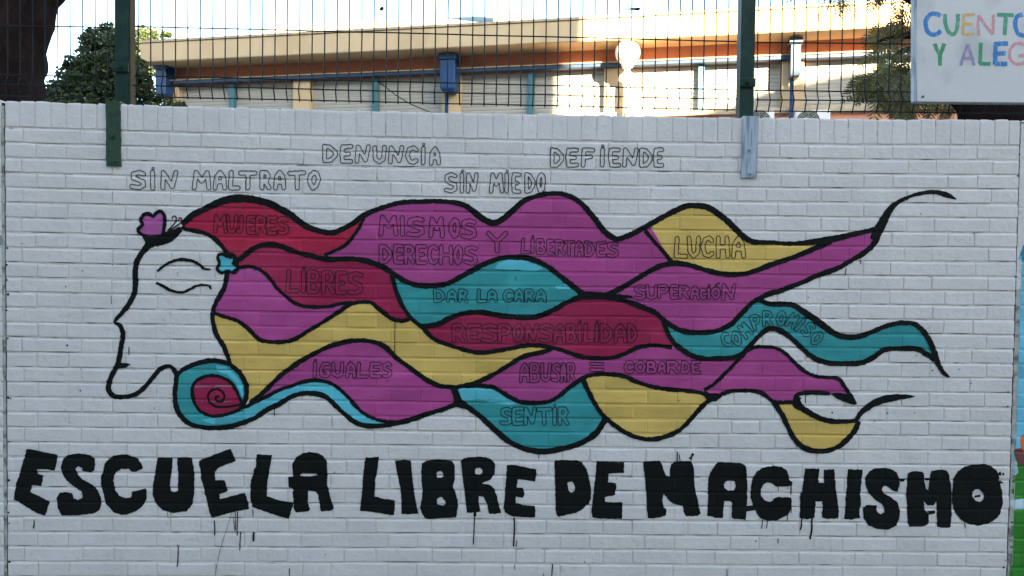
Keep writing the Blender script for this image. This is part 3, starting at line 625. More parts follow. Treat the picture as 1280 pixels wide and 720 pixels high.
for i, (ch, (ox, oy), outer, holes) in enumerate(LET):
    lo = [rough(dens(T4(ox, oy, outer), 1.8), .42)] + [rough(dens(T4(ox, oy, h), 1.8), .25) for h in holes]
    o = paintobj('letter', tris_of(lo), 0.0016, M['black'], wall, 'black painted letter ' + ch)
# streaks over the O and missed bits
paintobj('brush_drag', tris_of([T4(*Dq, [(1028,318),(1060,312),(1062,322),(1030,326)])]) + tris_of([T4(*Dq, [(795,392),(832,390),(830,406),(800,410)])]) + tris_of([T4(*Dq, [(655,232),(683,234),(680,246),(657,246)])])
         + tris_of([T4(*Cq, [(1165,372),(1205,366),(1215,388),(1170,396)])]) + tris_of([T4(*Dq, [(1150,200),(1160,195),(1162,215),(1145,215)])]) + tris_of([T4(*Dq, [(1160,244),(1176,252),(1160,258)])])
         + tris_of([T4(*Dq, [(780,228),(806,228),(804,240),(786,242)])]), .0019, M['black'], wall)
drips = [(A,[(174,440),(174,462),(170,480)],1.6),(A,[(890,562),(893,600),(888,672)],1.5),(A,[(1073,440),(1076,480),(1074,515)],1.6),(A,[(1160,405),(1130,500),(1102,590),(1085,670),(1078,715)],.55),
 (A,[(1166,425),(1172,455),(1175,492)],.8),(A,[(1178,398),(1180,490)],1.0),(A,[(1190,395),(1187,515)],1.4),(A,[(1205,500),(1200,590)],1.3),(A,[(1266,385),(1267,420)],1.2),(A,[(1270,500),(1268,545)],2.6),
 (A,[(1075,565),(1120,575)],.6),(A,[(840,400),(842,418)],.8),(A,[(856,400),(857,416)],.8),(Bq,[(1095,398),(1092,430),(1090,500),(1086,560)],1.5),(Bq,[(1096,398),(1094,420)],3.6),(Bq,[(168,680),(168,720)],1.3),
 (Cq,[(10,425),(12,470),(8,570)],2.0),(Cq,[(25,540),(20,572)],1.2),(Cq,[(202,660),(198,720)],1.4),(Cq,[(1073,682),(1074,720)],1),(Cq,[(13,662),(14,685)],1),(Cq,[(157,705),(158,720)],1),(Cq,[(1252,438),(1245,482)],1.3),(Cq,[(1278,438),(1270,480)],1.3),
 (Cq,[(135,106),(134,130)],1.2),(Cq,[(555,-5),(556,12)],1.2),(Cq,[(826,98),(824,145)],1.6),(Cq,[(834,110),(840,150)],1.2),(Cq,[(903,105),(892,135)],2.4),(Cq,[(885,125),(896,140)],1.2),
 (Dq,[(167,430),(165,465),(160,488)],2.0),(Dq,[(218,425),(216,490),(208,535)],2.4),(Dq,[(48,530),(49,555)],1.1),(Dq,[(96,395),(94,445)],1.2),(Dq,[(48,265),(49,292)],1),(Dq,[(96,265),(97,285)],.9),(Dq,[(112,260),(113,312)],1.4),(Dq,[(115,370),(114,405)],1.2),
 (Dq,[(982,455),(983,480)],1),(Dq,[(142,50),(142,75)],1.1),((960,180),[(388,620),(384,655)],1.2),((960,180),[(462,580),(462,600)],1.5),((960,360),[(193,320),(192,348)],1.3),((960,360),[(186,528),(186,575)],1.1),((960,360),[(53,215),(54,235)],1.0),
 ((0,360),[(648,292),(646,335)],1.2),((0,360),[(558,38),(560,80)],.9),((0,180),[(890,640),(893,662)],.6),((320,360),[(93,600),(93,640)],1),((320,360),[(696,150),(695,240),(694,330)],1.0)]
pp = []
for (ox, oy), c, w in drips: pp += [t for q in ribbon(catmull(T4(ox, oy, c), 2.5), w * .92, .12) for t in totri(q)]
paintobj('paint_drip', pp, .0021, M['black'], wall, 'thin black drips of paint below the slogan letters')
sp = [(340,286,2.2,0,360),(112,498,1.2,0,180),(332,712,1.6,0,180),(415,634,1.3,0,180),(547,208,1,0,360),(405,404,.9,0,360),(348,466,.8,0,360),(395,199,1.2,320,540),(347,612,1.2,320,540),(406,513,1.2,0,360),
 (619,185,.9,640,540),(523,232,1.1,640,540),(1218,543,1.5,640,540),(1106,462,1,640,540),(362,649,1.3,640,540),(320,434,1.2,640,540),(855,461,.7,640,540),(232,596,.8,640,540),(420,605,.7,640,540),(1272,520,1,640,540),
 (820,412,1.6,960,360),(951,405,1.2,960,360),(1012,475,1.6,960,360),(594,625,1.6,960,360),(318,622,1.9,960,360),(730,622,1.4,960,360),(532,666,1.3,960,360),(797,676,.9,960,360),(738,336,1.2,960,360),(200,46,1.3,960,360),(760,350,1.3,960,180),
 (735,35,.8,960,540),(925,105,.9,960,540),(155,638,.9,960,540),(545,128,1.5,0,540),(905,112,1.8,640,540),(65,60,1,640,180),(18,668,1.6,640,180),(20,680,1.2,640,180),(658,464,1.4,320,360),(580,540,1.1,320,360),(1075,455,1.1,320,360),(1103,573-80,.9,320,360),(832,562,1.4,640,360),(228,594,1,640,180),(365,628,1,640,180),(775,600,1.2,0,360),(325,610,1,0,360),(404,510,1.4,0,360)]
sp += [(x * 4, y * 4, r, 0, 0) for x, y, r in ((9.5,310,1.9),(9.5,331,2.1),(9.3,350,1.8),(11,368,2.8),(9.3,388,1.8),(10.5,423,1.6),(11,497,2.6),(14,498,1.6),(11,552,1.5),(11.5,600,2.6),(11.8,640,2.2),(12,654,1.6),(12.5,702,2.2),(1275,151,1.6),(1274,193,1.7),(1272,220,2.2),(1270,346,1.5),(1267,436.5,1.8),(1259.5,490,2.0),(1259,508,1.9),(1254,709,2.4),(1256,700,1.3),(141,331,1.2),(1253,592,2.6),(1250,601,1.4),(86,712,1),(83,358.5,1.2))]
pp = []
for x, y, r, ox, oy in sp: pp += tris_of([disc((ox + x / 4, oy + y / 4), r * .62, 7, .25)])
tag(paintobj('paint_speck', pp, .0022, M['black'], wall), kind='stuff')
# ================================================================== outlined words
G = {
 'A': [[(0,0),(.12,.7),(.5,1),(.88,.7),(1,0)], [(.1,.38),(.9,.38)]], 'B': [[(0,0),(0,1),(.65,1),(.85,.78),(.6,.54),(0,.54)], [(.6,.54),(1,.3),(.75,0),(0,0)]],
 'C': [[(1,.85),(.7,1),(.25,.92),(0,.5),(.25,.08),(.7,0),(1,.15)]], 'D': [[(0,0),(0,1),(.45,.95),(.95,.6),(.95,.35),(.5,.02),(0,0)]],
 'E': [[(1,1),(.1,1),(0,.5),(.1,0),(1,0)], [(0,.5),(.75,.5)]], 'F': [[(1,.98),(.1,1),(0,0)], [(.05,.52),(.8,.55)]],
 'G': [[(1,.95),(.4,1),(0,.55),(.15,.1),(.7,0),(1,.12),(.95,.45),(.55,.42)]], 'H': [[(0,0),(.05,1)], [(1,0),(.95,1)], [(0,.5),(1,.5)]],
 'I': [[(.5,0),(.5,1)]], 'J': [[(.8,1),(.8,.2),(.4,0),(0,.15)]], 'L': [[(.1,1),(0,0),(1,0)]], 'M': [[(0,0),(.1,1),(.5,.42),(.88,1),(1,0)]],
 'N': [[(0,0),(.08,1),(.75,.1),(1,1)]], 'Nn': [[(0,0),(0,1),(1,0),(1,1)]], 'O': [[(.5,1),(.08,.75),(0,.4),(.4,0),(.8,.15),(1,.6),(.8,.92),(.5,1)]], 'P': [[(0,0),(0,1),(.7,1),(1,.75),(.7,.48),(0,.45)]],
 'R': [[(0,0),(0,1),(.65,1),(.95,.78),(.65,.5),(.05,.48)], [(.4,.48),(1,0)]], 'S': [[(1,.9),(.6,1),(.12,.9),(.1,.65),(.5,.52),(.95,.4),(1,.15),(.6,0),(0,.08)]],
 'T': [[(0,.95),(1,.97)], [(.5,.95),(.5,0)]], 'U': [[(0,1),(.08,.2),(.5,0),(.92,.2),(1,1)]], 'Y': [[(0,1),(.5,.5),(1,1)], [(.5,.5),(.5,0)]],
}
def glyph_contours(ch, x0, x1, yt, yb, r, dot=False, rot=0.0, acc=False):
    w, h = x1 - x0, yb - yt
    segs = []
    for st in G[ch]:
        q = [(x0 + r + a * (w - 2 * r) + wr.uniform(-.35, .35), yb - r - b * (h - 2 * r) + wr.uniform(-.35, .35)) for a, b in st]
        segs += list(zip(q[:-1], q[1:]))
    g = 0.55; pad = 1.6
    nx, ny = int((w + 2 * pad) / g) + 2, int((h + 2 * pad) / g) + 2
    X = x0 - pad + np.arange(nx) * g; Y = yt - pad + np.arange(ny) * g; XX, YY = np.meshgrid(X, Y)
    D = np.full(XX.shape, 1e9)
    for (ax, ay), (bx, by) in segs:
        dx, dy = bx - ax, by - ay; L2 = dx * dx + dy * dy + 1e-9
        t = np.clip(((XX - ax) * dx + (YY - ay) * dy) / L2, 0, 1)
        D = np.minimum(D, np.hypot(XX - ax - t * dx, YY - ay - t * dy))
    D = D - r + 0.25 * np.sin(XX * .9 + wr.uniform(0, 6)) * np.sin(YY * .8 + wr.uniform(0, 6))
    # marching squares
    E = {}
    def ep(i, j, k):     # edge point ids
        if k == 0: a, b, pa, pb = D[j, i], D[j, i + 1], (X[i], Y[j]), (X[i + 1], Y[j])
        else: a, b, pa, pb = D[j, i], D[j + 1, i], (X[i], Y[j]), (X[i], Y[j + 1])
        t = a / (a - b); return (pa[0] + (pb[0] - pa[0]) * t, pa[1] + (pb[1] - pa[1]) * t)
    adj = {}; pt = {}
    for j in range(ny - 1):
        for i in range(nx - 1):
            c = [D[j, i] < 0, D[j, i + 1] < 0, D[j + 1, i + 1] < 0, D[j + 1, i] < 0]
            if all(c) or not any(c): continue
            es = []
            if c[0] != c[1]: es.append((i, j, 0))
            if c[1] != c[2]: es.append((i + 1, j, 1))
            if c[2] != c[3]: es.append((i, j + 1, 0))
            if c[3] != c[0]: es.append((i, j, 1))
            for e in es:
                if e not in pt: pt[e] = ep(*e)
            prs = [(es[0], es[1])] if len(es) == 2 else [(es[0], es[1]), (es[2], es[3])]
            for a, b in prs: adj.setdefault(a, []).append(b); adj.setdefault(b, []).append(a)
    loops = []; seen = set()
    for s0 in list(adj):
        if s0 in seen: continue
        lp = [s0]; seen.add(s0); cur = s0
        while True:
            nxt = [n for n in adj[cur] if n not in seen]
            if not nxt: break
            cur = nxt[0]; seen.add(cur); lp.append(cur)
        if len(lp) > 5: loops.append([pt[e] for e in lp])
    out = []
    for lp in loops:
        n = len(lp); sm = [((lp[i - 1][0] + lp[i][0] * 2 + lp[(i + 1) % n][0]) / 4, (lp[i - 1][1] + lp[i][1] * 2 + lp[(i + 1) % n][1]) / 4) for i in range(n)]
        sm = sm[::2] if n > 10 else sm
        out.append(sm + [sm[0], sm[1]])
    if dot: out.append(disc(((x0 + x1) / 2 + .5, yt - 2.2), 1.5, 8) + [((x0 + x1) / 2 + 2, yt - 2.2)])
    if acc: out.append([((x0 + x1) / 2 - 1, yt - 2), ((x0 + x1) / 2 + 3.5, yt - 5), ((x0 + x1) / 2 + 5, yt - 3.5), ((x0 + x1) / 2 + .5, yt - .8), ((x0 + x1) / 2 - 1, yt - 2)])
    if rot:
        cx, cy = (x0 + x1) / 2, (yt + yb) / 2; ca, sa = math.cos(R(rot)), math.sin(R(rot))
        out = [[(cx + (x - cx) * ca - (y - cy) * sa, cy + (x - cx) * sa + (y - cy) * ca) for x, y in l] for l in out]
    return out
wr = random.Random(21)
def word(text, letters, r, lw, ink='ink', y=None):
    pp = []
    for L in letters:
        ch, x0, x1 = L[0], L[1], L[2]; yt, yb = (L[3], L[4]) if len(L) > 3 and L[3] is not None else y
        opt = L[5] if len(L) > 5 else {}
        if ch == '=':
            for (ya, yb_) in ((yt, yt + 3.8), (yt + 7, yt + 11.5)):
                b = dens([(x0, ya), (x1, ya + .6), (x1 - 1, yb_), (x0, yb_)], 2); pp += [t for q in ribbon(b + [b[0]], lw) for t in totri(q)]
            continue
        dot = ch == 'i'; c2 = 'I' if dot else ch
        for l in glyph_contours(c2, x0, x1, yt, yb, r, dot=dot, **opt):
            pp += [t for q in ribbon(l, lw, .08) for t in totri(q)]
    return paintobj('outlined_word', pp, .0023, M[ink], wall, 'thin outlined letters reading ' + text)
def rowl(s, xs, y): return [(c, a, b, y[0] + (y[2] - y[0]) * (i / max(1, len(xs) - 1)) if len(y) > 2 else y[0], y[1] + ((y[2] - y[0]) * (i / max(1, len(xs) - 1)) if len(y) > 2 else 0)) for i, (c, (a, b)) in enumerate(zip(s, xs))]
LWW, LWC = 1.05, 1.0
word('SIN MALTRATO', rowl('SiNMALTRATO', [(163,183),(187,196),(201,223),(241,264),(267,284),(286,301),(299,322),(325,339),(342,358),(360,383),(384.5,401)], (213, 237.5)), 2.6, LWW)
word('DENUNCIA', rowl('DENUNCiA', [(404,422.5),(425,441.5),(444,463),(466,483),(486,505),(507,523),(526,532.5),(536.5,551)], (180.5, 203.5, 183.5)), 2.4, LWW)
word('SIN MIEDO', rowl('SiNMiEDO', [(555,571.5),(574,581.5),(582.5,598),(612,629.5),(629.5,637.5),(639.5,651),(656,669),(670.5,682)], (216, 241.5)), 2.2, LWW)
word('DEFIENDE', rowl('DEFiENDE', [(688,705),(707,723),(726,743),(749,756.5),(760.5,775.5),(778,798),(799,815.5),(816.5,829.5)], (185, 209)), 2.4, LWW)
word('MUJERES', rowl('MUJERES', [(267,285),(283,298),(294,306),(308,321),(320,335),(333,348),(346,361)], (268, 292, 270)), 2.2, LWC)
word('LIBRES', rowl('LiBRES', [(358,375),(376,384),(384,402),(402,419),(419,434),(434,454)], (336, 366, 339)), 2.5, LWC)
word('MISMOS', rowl('MISMOS', [(474,498),(500,506),(508,531),(536,556),(561,575.5),(576,596)], (269, 295, 273)), 2.6, LWC)
word('DERECHOS', rowl('DERECHOS', [(474,491),(491.5,505.5),(505,519),(519,534),(534,548),(549,566.5),(566.5,579),(580,597)], (305, 330, 306.5)), 2.3, LWC)
word('Y', [('Y', 608, 635, 289, 316)], 2.6, LWC)
word('LIBERTADES', rowl('LiBERTADES', [(651,663),(662,669),(670,682),(683,692.5),(693.5,706.5),(704,718),(718,730),(730,744),(745,758),(758,773)], (297, 317, 302)), 1.9, LWC)
word('LUCHA', rowl('LUCHA', [(842.5,859.5),(858.5,875),(875.5,892),(894.5,911.5),(914,931.5)], (295, 322.5)), 2.5, LWW)
word('SUPERACION', [(c, a, b, y0, y1, o) for c, a, b, y0, y1, o in [('S',792,807,355,375,{}),('U',807,822,355,375,{}),('P',822,836.5,355,374,{}),('E',836.5,848.5,355.5,374,{}),('R',848,862,356,374,{}),('A',862,874.5,357,374.5,{}),('C',873.5,883,360,375,{}),('i',882.5,889,359,375,{}),('O',888,901,358,375,{'acc':True}),('N',901.5,919.5,354.5,376,{})]], 2.0, LWC)
word('DAR LA CARA', rowl('DARLACARA', [(542,557),(558,572),(573,585.5),(596,609),(608.5,622),(628,642),(642.5,655),(655.5,668.5),(669,683.5)], (361, 378)), 2.0, LWC)
word('RESPONSABILIDAD', rowl('RESPONSABiLiDAD', [(565,582),(582.5,602),(601,622),(622,640),(640,656),(656,673),(673,691.5),(691.5,707.5),(707,721),(721,728),(729,743),(742.5,749),(750,766.5),(767,784),(784,797)], (404, 428.5)), 2.3, LWC)
word('IGUALES', rowl('iGUALES', [(391,397),(399,413),(414.5,430),(432,445.5),(445.5,460.5),(461.5,477.5),(477.5,490)], (452, 472.5)), 2.1, LWC)
word('ABUSAR', rowl('ABUSAR', [(649,662),(662,676),(675.5,689),(689,700.5),(699.5,709),(708,720)], (453, 478)), 1.9, LWC)
word('=', [('=', 737, 755, 452.5, 465)], 1, LWC)
word('COBARDE', rowl('COBARDE', [(779.5,792.5),(792.5,807.5),(807.5,821.5),(821.5,833),(833,849),(851,864),(863.5,876)], (450.5, 467)), 2.0, LWC)
word('SENTIR', rowl('SENTiR', [(624.5,640),(639.5,655),(654.5,671),(670,690),(689,697),(697.5,711)], (508.5, 531.5)), 2.3, LWC)
comp = [('C',907.5,425,-28),('O',920,423,-20),('M',931,413,-38),('P',945,402.5,-22),('R',959,398,0),('O',976,398,8),('M',990,401,30),('i',999.5,406,38),('S',1009.5,411.5,40),('O',1020.5,422.5,38)]
word('COMPROMISO', [(c, x - (3 if c == 'i' else 6.5), x + (3 if c == 'i' else 6.5), y - 10, y + 10, {'rot': a}) for c, x, y, a in comp], 2.0, LWC)
# thin unpainted gaps, also darkened to stand for shade under some bricks
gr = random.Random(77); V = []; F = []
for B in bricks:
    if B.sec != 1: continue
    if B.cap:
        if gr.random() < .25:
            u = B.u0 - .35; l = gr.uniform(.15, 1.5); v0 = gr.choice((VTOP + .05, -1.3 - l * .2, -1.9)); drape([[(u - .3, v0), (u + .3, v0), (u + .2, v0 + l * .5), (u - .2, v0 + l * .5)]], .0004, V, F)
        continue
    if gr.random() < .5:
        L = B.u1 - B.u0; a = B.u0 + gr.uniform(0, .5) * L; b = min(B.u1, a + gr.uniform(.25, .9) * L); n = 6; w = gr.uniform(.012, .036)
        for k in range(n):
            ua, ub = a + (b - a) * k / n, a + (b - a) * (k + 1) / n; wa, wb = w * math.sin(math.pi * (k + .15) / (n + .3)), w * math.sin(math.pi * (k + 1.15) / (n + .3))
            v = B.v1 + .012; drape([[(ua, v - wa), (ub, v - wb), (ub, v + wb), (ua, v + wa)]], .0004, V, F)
M['gap'] = mat('unpainted_shaded_gap', (0.19, 0.18, 0.165), .9, .35, 60)
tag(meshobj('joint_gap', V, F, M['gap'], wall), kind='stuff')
# ================================================================== paint on the neighbouring sections
def npaint(name, poly, m, off, parent, lab=None, pinned=True):
    return paintobj(name, tris_of([rough(dens(poly, 5), .5) if not pinned else dens(poly, 6)]), off, M[m], parent, lab)
npaint('painted_sky', [(1272,324),(1279,308),(1292,292),(1420,292),(1500,340),(1500,566),(1420,574),(1266,574),(1268.5,470)], 'skyblue', .0006, wallR, 'light blue painted area')
npaint('painted_sea', [(1271.5,326),(1279,306),(1292,290),(1400,284),(1400,326)], 'seablue', .0010, wallR)
npaint('painted_grass', [(1265.5,572),(1420,574),(1500,560),(1500,800),(1262,800),(1262,700)], 'green', .0008, wallR, 'green painted area')
npaint('painted_haze', [(1265,578),(1270,576),(1272,590),(1269,594),(1264,592)], 'paleaqua', .0012, wallR, None)
npaint('painted_haze', [(1263,625),(1300,620),(1360,624),(1360,634),(1300,636),(1263,637)], 'paleaqua', .0012, wallR, None)
npaint('painted_flower', catmull([(1275,547),(1283,541),(1296,540),(1303,550),(1300,562),(1288,566),(1277,562)], 3, True), 'orange', .0014, wallR, None)
npaint('painted_bush', catmull([(1267,563),(1278,560),(1300,562),(1312,572),(1308,584),(1285,583),(1272,579)], 3, True), 'brown', .0013, wallR, None)
npaint('painted_haze', [(-60,292),(-20,290),(2,294),(5.2,301),(3,306),(-60,310)], 'greypaint', .0010, wallL, None)

# ================================================================== bricks
allfill = [f[3] for f in fills] + [T4(l[1][0], l[1][1], l[2]) for l in LET]
def inpoly(x, y, p):
    c = False; n = len(p); j = n - 1
    for i in range(n):
        if (p[i][1] > y) != (p[j][1] > y) and x < (p[j][0] - p[i][0]) * (y - p[i][1]) / (p[j][1] - p[i][1]) + p[i][0]: c = not c
        j = i
    return c
boxes = [(min(q[0] for q in p), max(q[0] for q in p), min(q[1] for q in p), max(q[1] for q in p), p) for p in allfill]
def visible(B):
    tot = 0
    for fu in (.12, .37, .63, .88):
        for fv in (.3, .7):
            x, y = uv2px(B.u0 + (B.u1 - B.u0) * fu, B.v0 + (B.v1 - B.v0) * fv)
            if 0 < x < 1280 and 0 < y < 720 and not any(a <= x <= b and c <= y <= d and inpoly(x, y, p) for a, b, c, d, p in boxes): tot += 1
    return tot / 8 * (B.u1 - B.u0) * (B.v1 - B.v0)
for B in bricks:
    full = 8 * (B.u1 - B.u0) * (B.v1 - B.v0) / 8
    x0_, y0_ = uv2px(B.u0, B.v0); x1_, y1_ = uv2px(B.u1, B.v1)
    B.loose = 0.0 if (B.sec != 1 or any(a - 8 < x1_ and x0_ < b + 8 and c - 8 < y1_ and y0_ < d + 8 for a, b, c, d, _ in boxes)) else 1.0
for si, par in enumerate(WS):
    mine = [B for B in bricks if B.sec == si]
    body = [B for B in mine if not B.cap]; caps = [B for B in mine if B.cap]
    sc = sorted(((visible(B), i) for i, B in enumerate(body)), reverse=True)
    chosen = set(i for s_, i in sc[:290] if s_ > 0)
    rest = MB()
    for i, B in enumerate(body):
        v, f = brick_geo(B)
        if i in chosen:
            c = sum((Vector(p) for p in v), Vector()) / len(v)
            o = meshobj('brick', [p - c for p in v], f, M['white'], None, tone=[B.tone] * len(v))
            o.location = c; o.parent = par; o.matrix_parent_inverse = par.matrix_world.inverted()
        else: rest.add(v, f, B.tone)
    if rest.v: tag(rest.build('brickwork', M['white'], par, tone=True), kind='stuff')
    rest = MB()
    for B in caps:
        v, f = brick_geo(B)
        xl, _ = uv2px(B.u0, -2); 
        if -20 < xl < 1280:
            c = sum((Vector(p) for p in v), Vector()) / len(v)
            o = meshobj('capping_brick', [p - c for p in v], f, M['white'], None, tone=[B.tone] * len(v))
            o.location = c; o.parent = par; o.matrix_parent_inverse = par.matrix_world.inverted()
        else: rest.add(v, f, B.tone)
    if rest.v: tag(rest.build('capping_bricks', M['white'], par, tone=True), kind='stuff')

# ================================================================== ground, street and yard
def sheet(name, x0, x1, y0, y1, z, m, th=None):
    mb = MB()
    if th: mb.box(x0, x1, y0, y1, z - th, z)
    else: mb.add([(x0, y0, z), (x1, y0, z), (x1, y1, z), (x0, y1, z)], [(0, 1, 2, 3)])
    return tag(mb.build(name, m), kind='structure')
sheet('ground', -600, 600, -600, 600, -0.14, M['yard'])
sheet('road', -60, 60, -8.2, -1.9, -0.12, M['asphalt'])
sheet('pavement', -60, 60, -1.9, 0.12, -0.004, M['pave'], .13)
sheet('pavement', -60, 60, -10.0, -8.2, -0.004, M['pave'], .13)
sheet('school_yard', -60, 60, 0.2, 60, 0.0, M['yard'], .12)

# ================================================================== buildings across the street, behind the photographer (they shade the wall)
hor = Vector((SDIR.x, SDIR.y, 0)); th_ = math.tan(sun_el)
p705 = BW(703, 100); ye = -10.2; t_ = (p705.y - ye) / SDIR.y; E = p705 - SDIR * t_
ptop = BP(BS(640, 26, .4)[0], BS(640, 26, .4)[1] + .62, .4); t2 = (ptop.y - ye) / SDIR.y; ZC = (ptop - SDIR * t2).z
print('caster edge', E, 'top', ZC)
blk = empty('apartment_building', (E.x - 14, ye - 5, 0)); tag(blk, 'rendered apartment block with rows of windows across the street', 'building')
mb = MB(); mb.box(E.x - 34, E.x, ye - 11, ye, -.12, ZC - .3); mb.build('wall', M['flatwall'], blk)
mb = MB(); mb.box(E.x - 34.2, E.x + .0, ye - 11.2, ye + .06, ZC - .3, ZC); mb.build('parapet', M['creamstain'], blk)
for fl_ in range(3):
    for k in range(12):
        x = E.x - 2.4 - k * 2.7; z = 1.2 + fl_ * 3.0
        mb = MB()
        for a, b, c, d in ((x - .62, x - .55, z - .07, z + 1.47), (x + .55, x + .62, z - .07, z + 1.47), (x - .55, x + .55, z - .07, z), (x - .55, x + .55, z + 1.4, z + 1.47)): mb.box(a, b, ye + .003, ye + .06, c, d)
        w_ = mb.build('window', M['cream'], blk)
        mb = MB(); mb.box(x - .55, x + .55, ye + .004, ye + .02, z, z + 1.4); mb.build('pane', M['glass'], w_)

# added unseen low block, its profile shaped to shade the facade foot and street
def back(px, py, y):
    p = BW(px, py); t = (p.y - y) / SDIR.y; return p - SDIR * t
yh = ye - .6
prof_h = [back(px, py, yh) for px, py in ((760, 175), (850, 150), (905, 131), (960, 108), (1060, 86), (1200, 70), (1330, 56))]
prof_h = [(max(p.x, E.x + .06), p.z) for p in prof_h]
hs = empty('shade_block', (prof_h[-1][0], yh - 1, 0)); tag(hs, 'unseen low block added across the street, its profile shaped to shade the facade', 'building')
xr, zr_ = prof_h[-1]; prof_h += [(xr + 5, zr_ - 1.2), (xr + 26, zr_ - 1.6)]
V = []; F = []
for x, z in prof_h: V += [(x, yh, -.12), (x, yh, z), (x, yh - 2.4, -.12), (x, yh - 2.4, z)]
for i in range(len(prof_h) - 1):
    k = i * 4; F += [(k, k + 4, k + 5, k + 1), (k + 2, k + 3, k + 7, k + 6), (k + 1, k + 5, k + 7, k + 3)]
F += [(0, 1, 3, 2), tuple(len(V) - 4 + j for j in (0, 2, 3, 1))]
meshobj('wall', V, F, M['flatwall'], hs)

# ================================================================== school building
sch = empty('school_building', BP(0, 0, 0)); tag(sch, 'low cream and terracotta school building with grey roller shutters behind the fence', 'building')
SL = BS(205, 90)[0]; SFL = BS(175, 60, .4)[0]; SR = 7.2
zf0 = BS(640, 56, .4)[1]; zf1 = BS(640, 26, .4)[1]; zbr = BS(640, 83.5, .1)[1]; zbm = BS(640, 88, .1)[1]; zsill = BS(1000, 135.5)[1]
print('school z', zf0, zf1, zbr, zbm, zsill)
def part(name, m, fn, parent=sch, bev=0, **k):
    mb = MB(); fn(mb); o = mb.build(name, m, parent, **k)
    if bev: bevel(o, bev, 1)
    return o
part('fascia', M['cream'], lambda b: b.bbox(SFL, SR, zf0, zf1 - .03, -.3, .40), bev=.012)
part('coping', M['creamstain'], lambda b: b.bbox(SFL - .02, SR, zf1 - .028, zf1, -.3, .415))
part('brick_band', M['terra'], lambda b: b.bbox(SL, SR, zbm + .01, zf0 - .002, -.35, 0.0))
part('beam', M['navy'], lambda b: b.bbox(SL - .02, SR, zbm, zbr, -.02, .10), bev=.006)
part('beam_flashing', M['creamstain'], lambda b: b.bbox(SL - .02, SR, zbr + .001, zbr + .012, 0.004, .115))
part('lower_wall', M['salmon'], lambda b: b.bbox(SL, SR, 0, zsill - .06, -.3, 0.0))
part('sill', M['creamstain'], lambda b: b.bbox(SL - .02, SR, zsill - .058, zsill, -.3, .07), bev=.005)
part('side_wall', M['cream'], lambda b: b.bbox(SL - .004, SL + .2, 0, zf0 - .004, -9, -.36))
c1a, c1b = BS(365, 110, .05)[0], BS(386, 110, .05)[0]; c2a = BS(551.5, 110, .05)[0]
per = c2a - c1a; cw = c1b - c1a
for k in range(-1, 9):
    s0 = c1a + k * per
    if k == -1: s0 = c1a - per
    if s0 < SL - .1: s0 = SL + .002
    if s0 > SR - .3: continue
    part('pier', M['cream'], lambda b: b.bbox(s0, s0 + cw, zsill + .002, zbm - .002, -.25, .03), bev=.006)
    nx = c1a + (k + 1) * per; mid = (s0 + cw + nx) / 2 if k >= 0 else c1a - per / 2 + cw / 2
    part('window_post', M['tealpost'], lambda b: b.bbox(mid - .036, mid + .036, zsill + .003, zbm - .003, -.12, .02), bev=.004)
    for a, b_ in ((s0 + cw + .004, mid - .038), (mid + .038, nx - .004)):
        mb = MB(); n = int((zbm - zsill) / .042); zz = [zsill + .002 + i * (zbm - zsill - .004) / n for i in range(n + 1)]
        V = []; F = []
        for i in range(n):
            z0, z1 = zz[i], zz[i + 1]; q = [(z0, -.062), (z0 + .005, -.057), (z0 + (z1 - z0) * .55, -.0545), (z1 - .005, -.057), (z1, -.062)]
            for z, d in q: V += [BP(a, z, d), BP(b_, z, d)]
            for j in range(4):
                t0 = i * 10 + j * 2; F.append((t0, t0 + 1, t0 + 3, t0 + 2))
        if b_ > a + .1: meshobj('roller_shutter', V, F, M['shutter'], sch)
# shallow roof behind the fascia and a chimney above it
def wp(px, py, d): s_, z_ = BS(px, py, d); return (s_, z_)
ra = [wp(322, 40.5, -1.2), wp(360, 33, -2.0), wp(490, 27.5, -2.6), wp(617, 21.5, -2.6)]
V = []; F = []
prof = [(318, 42, 39, -.6, -.9), (362, 38, 31.5, -.6, -2.0), (490, 32, 24.5, -.6, -2.6), (614, 26, 20, -.6, -2.6), (660, 24, 21, -.6, -2.6)]
for px, y1, y2, d1, d2 in prof:
    s1, z1 = BS(px, y1 + 8, d1); s2, z2 = BS(px, y2, d2); V += [BP(s1, z1, d1), BP(s2, z2, d2), BP(s2, z1, d2 - 4)]
for i in range(len(prof) - 1):
    k = i * 3; F += [(k, k + 3, k + 4, k + 1), (k + 1, k + 4, k + 5, k + 2)]
meshobj('roof', V, F, M['roof'], sch)
zr = zf1
part('roof_slab', M['creamstain'], lambda b: b.bbox(SFL, SR, zf0 + .1, zf0 + .35, -9, -.31))
for (xa, xb) in ((617, 636), (801, 832)):
    a = BS(xa, 20, -1.1)[0]; b_ = BS(xb, 20, -1.1)[0]
    ch = part('chimney', M['cream'], lambda b: b.bbox(a, b_, zf0 + .36, zf1 + 1.6, -1.6, -1.1), bev=.006)
    part('chimney_cap', M['creamstain'], lambda b: b.bbox(a - .03, b_ + .03, zf1 + 1.602, zf1 + 1.66, -1.63, -1.07), ch)
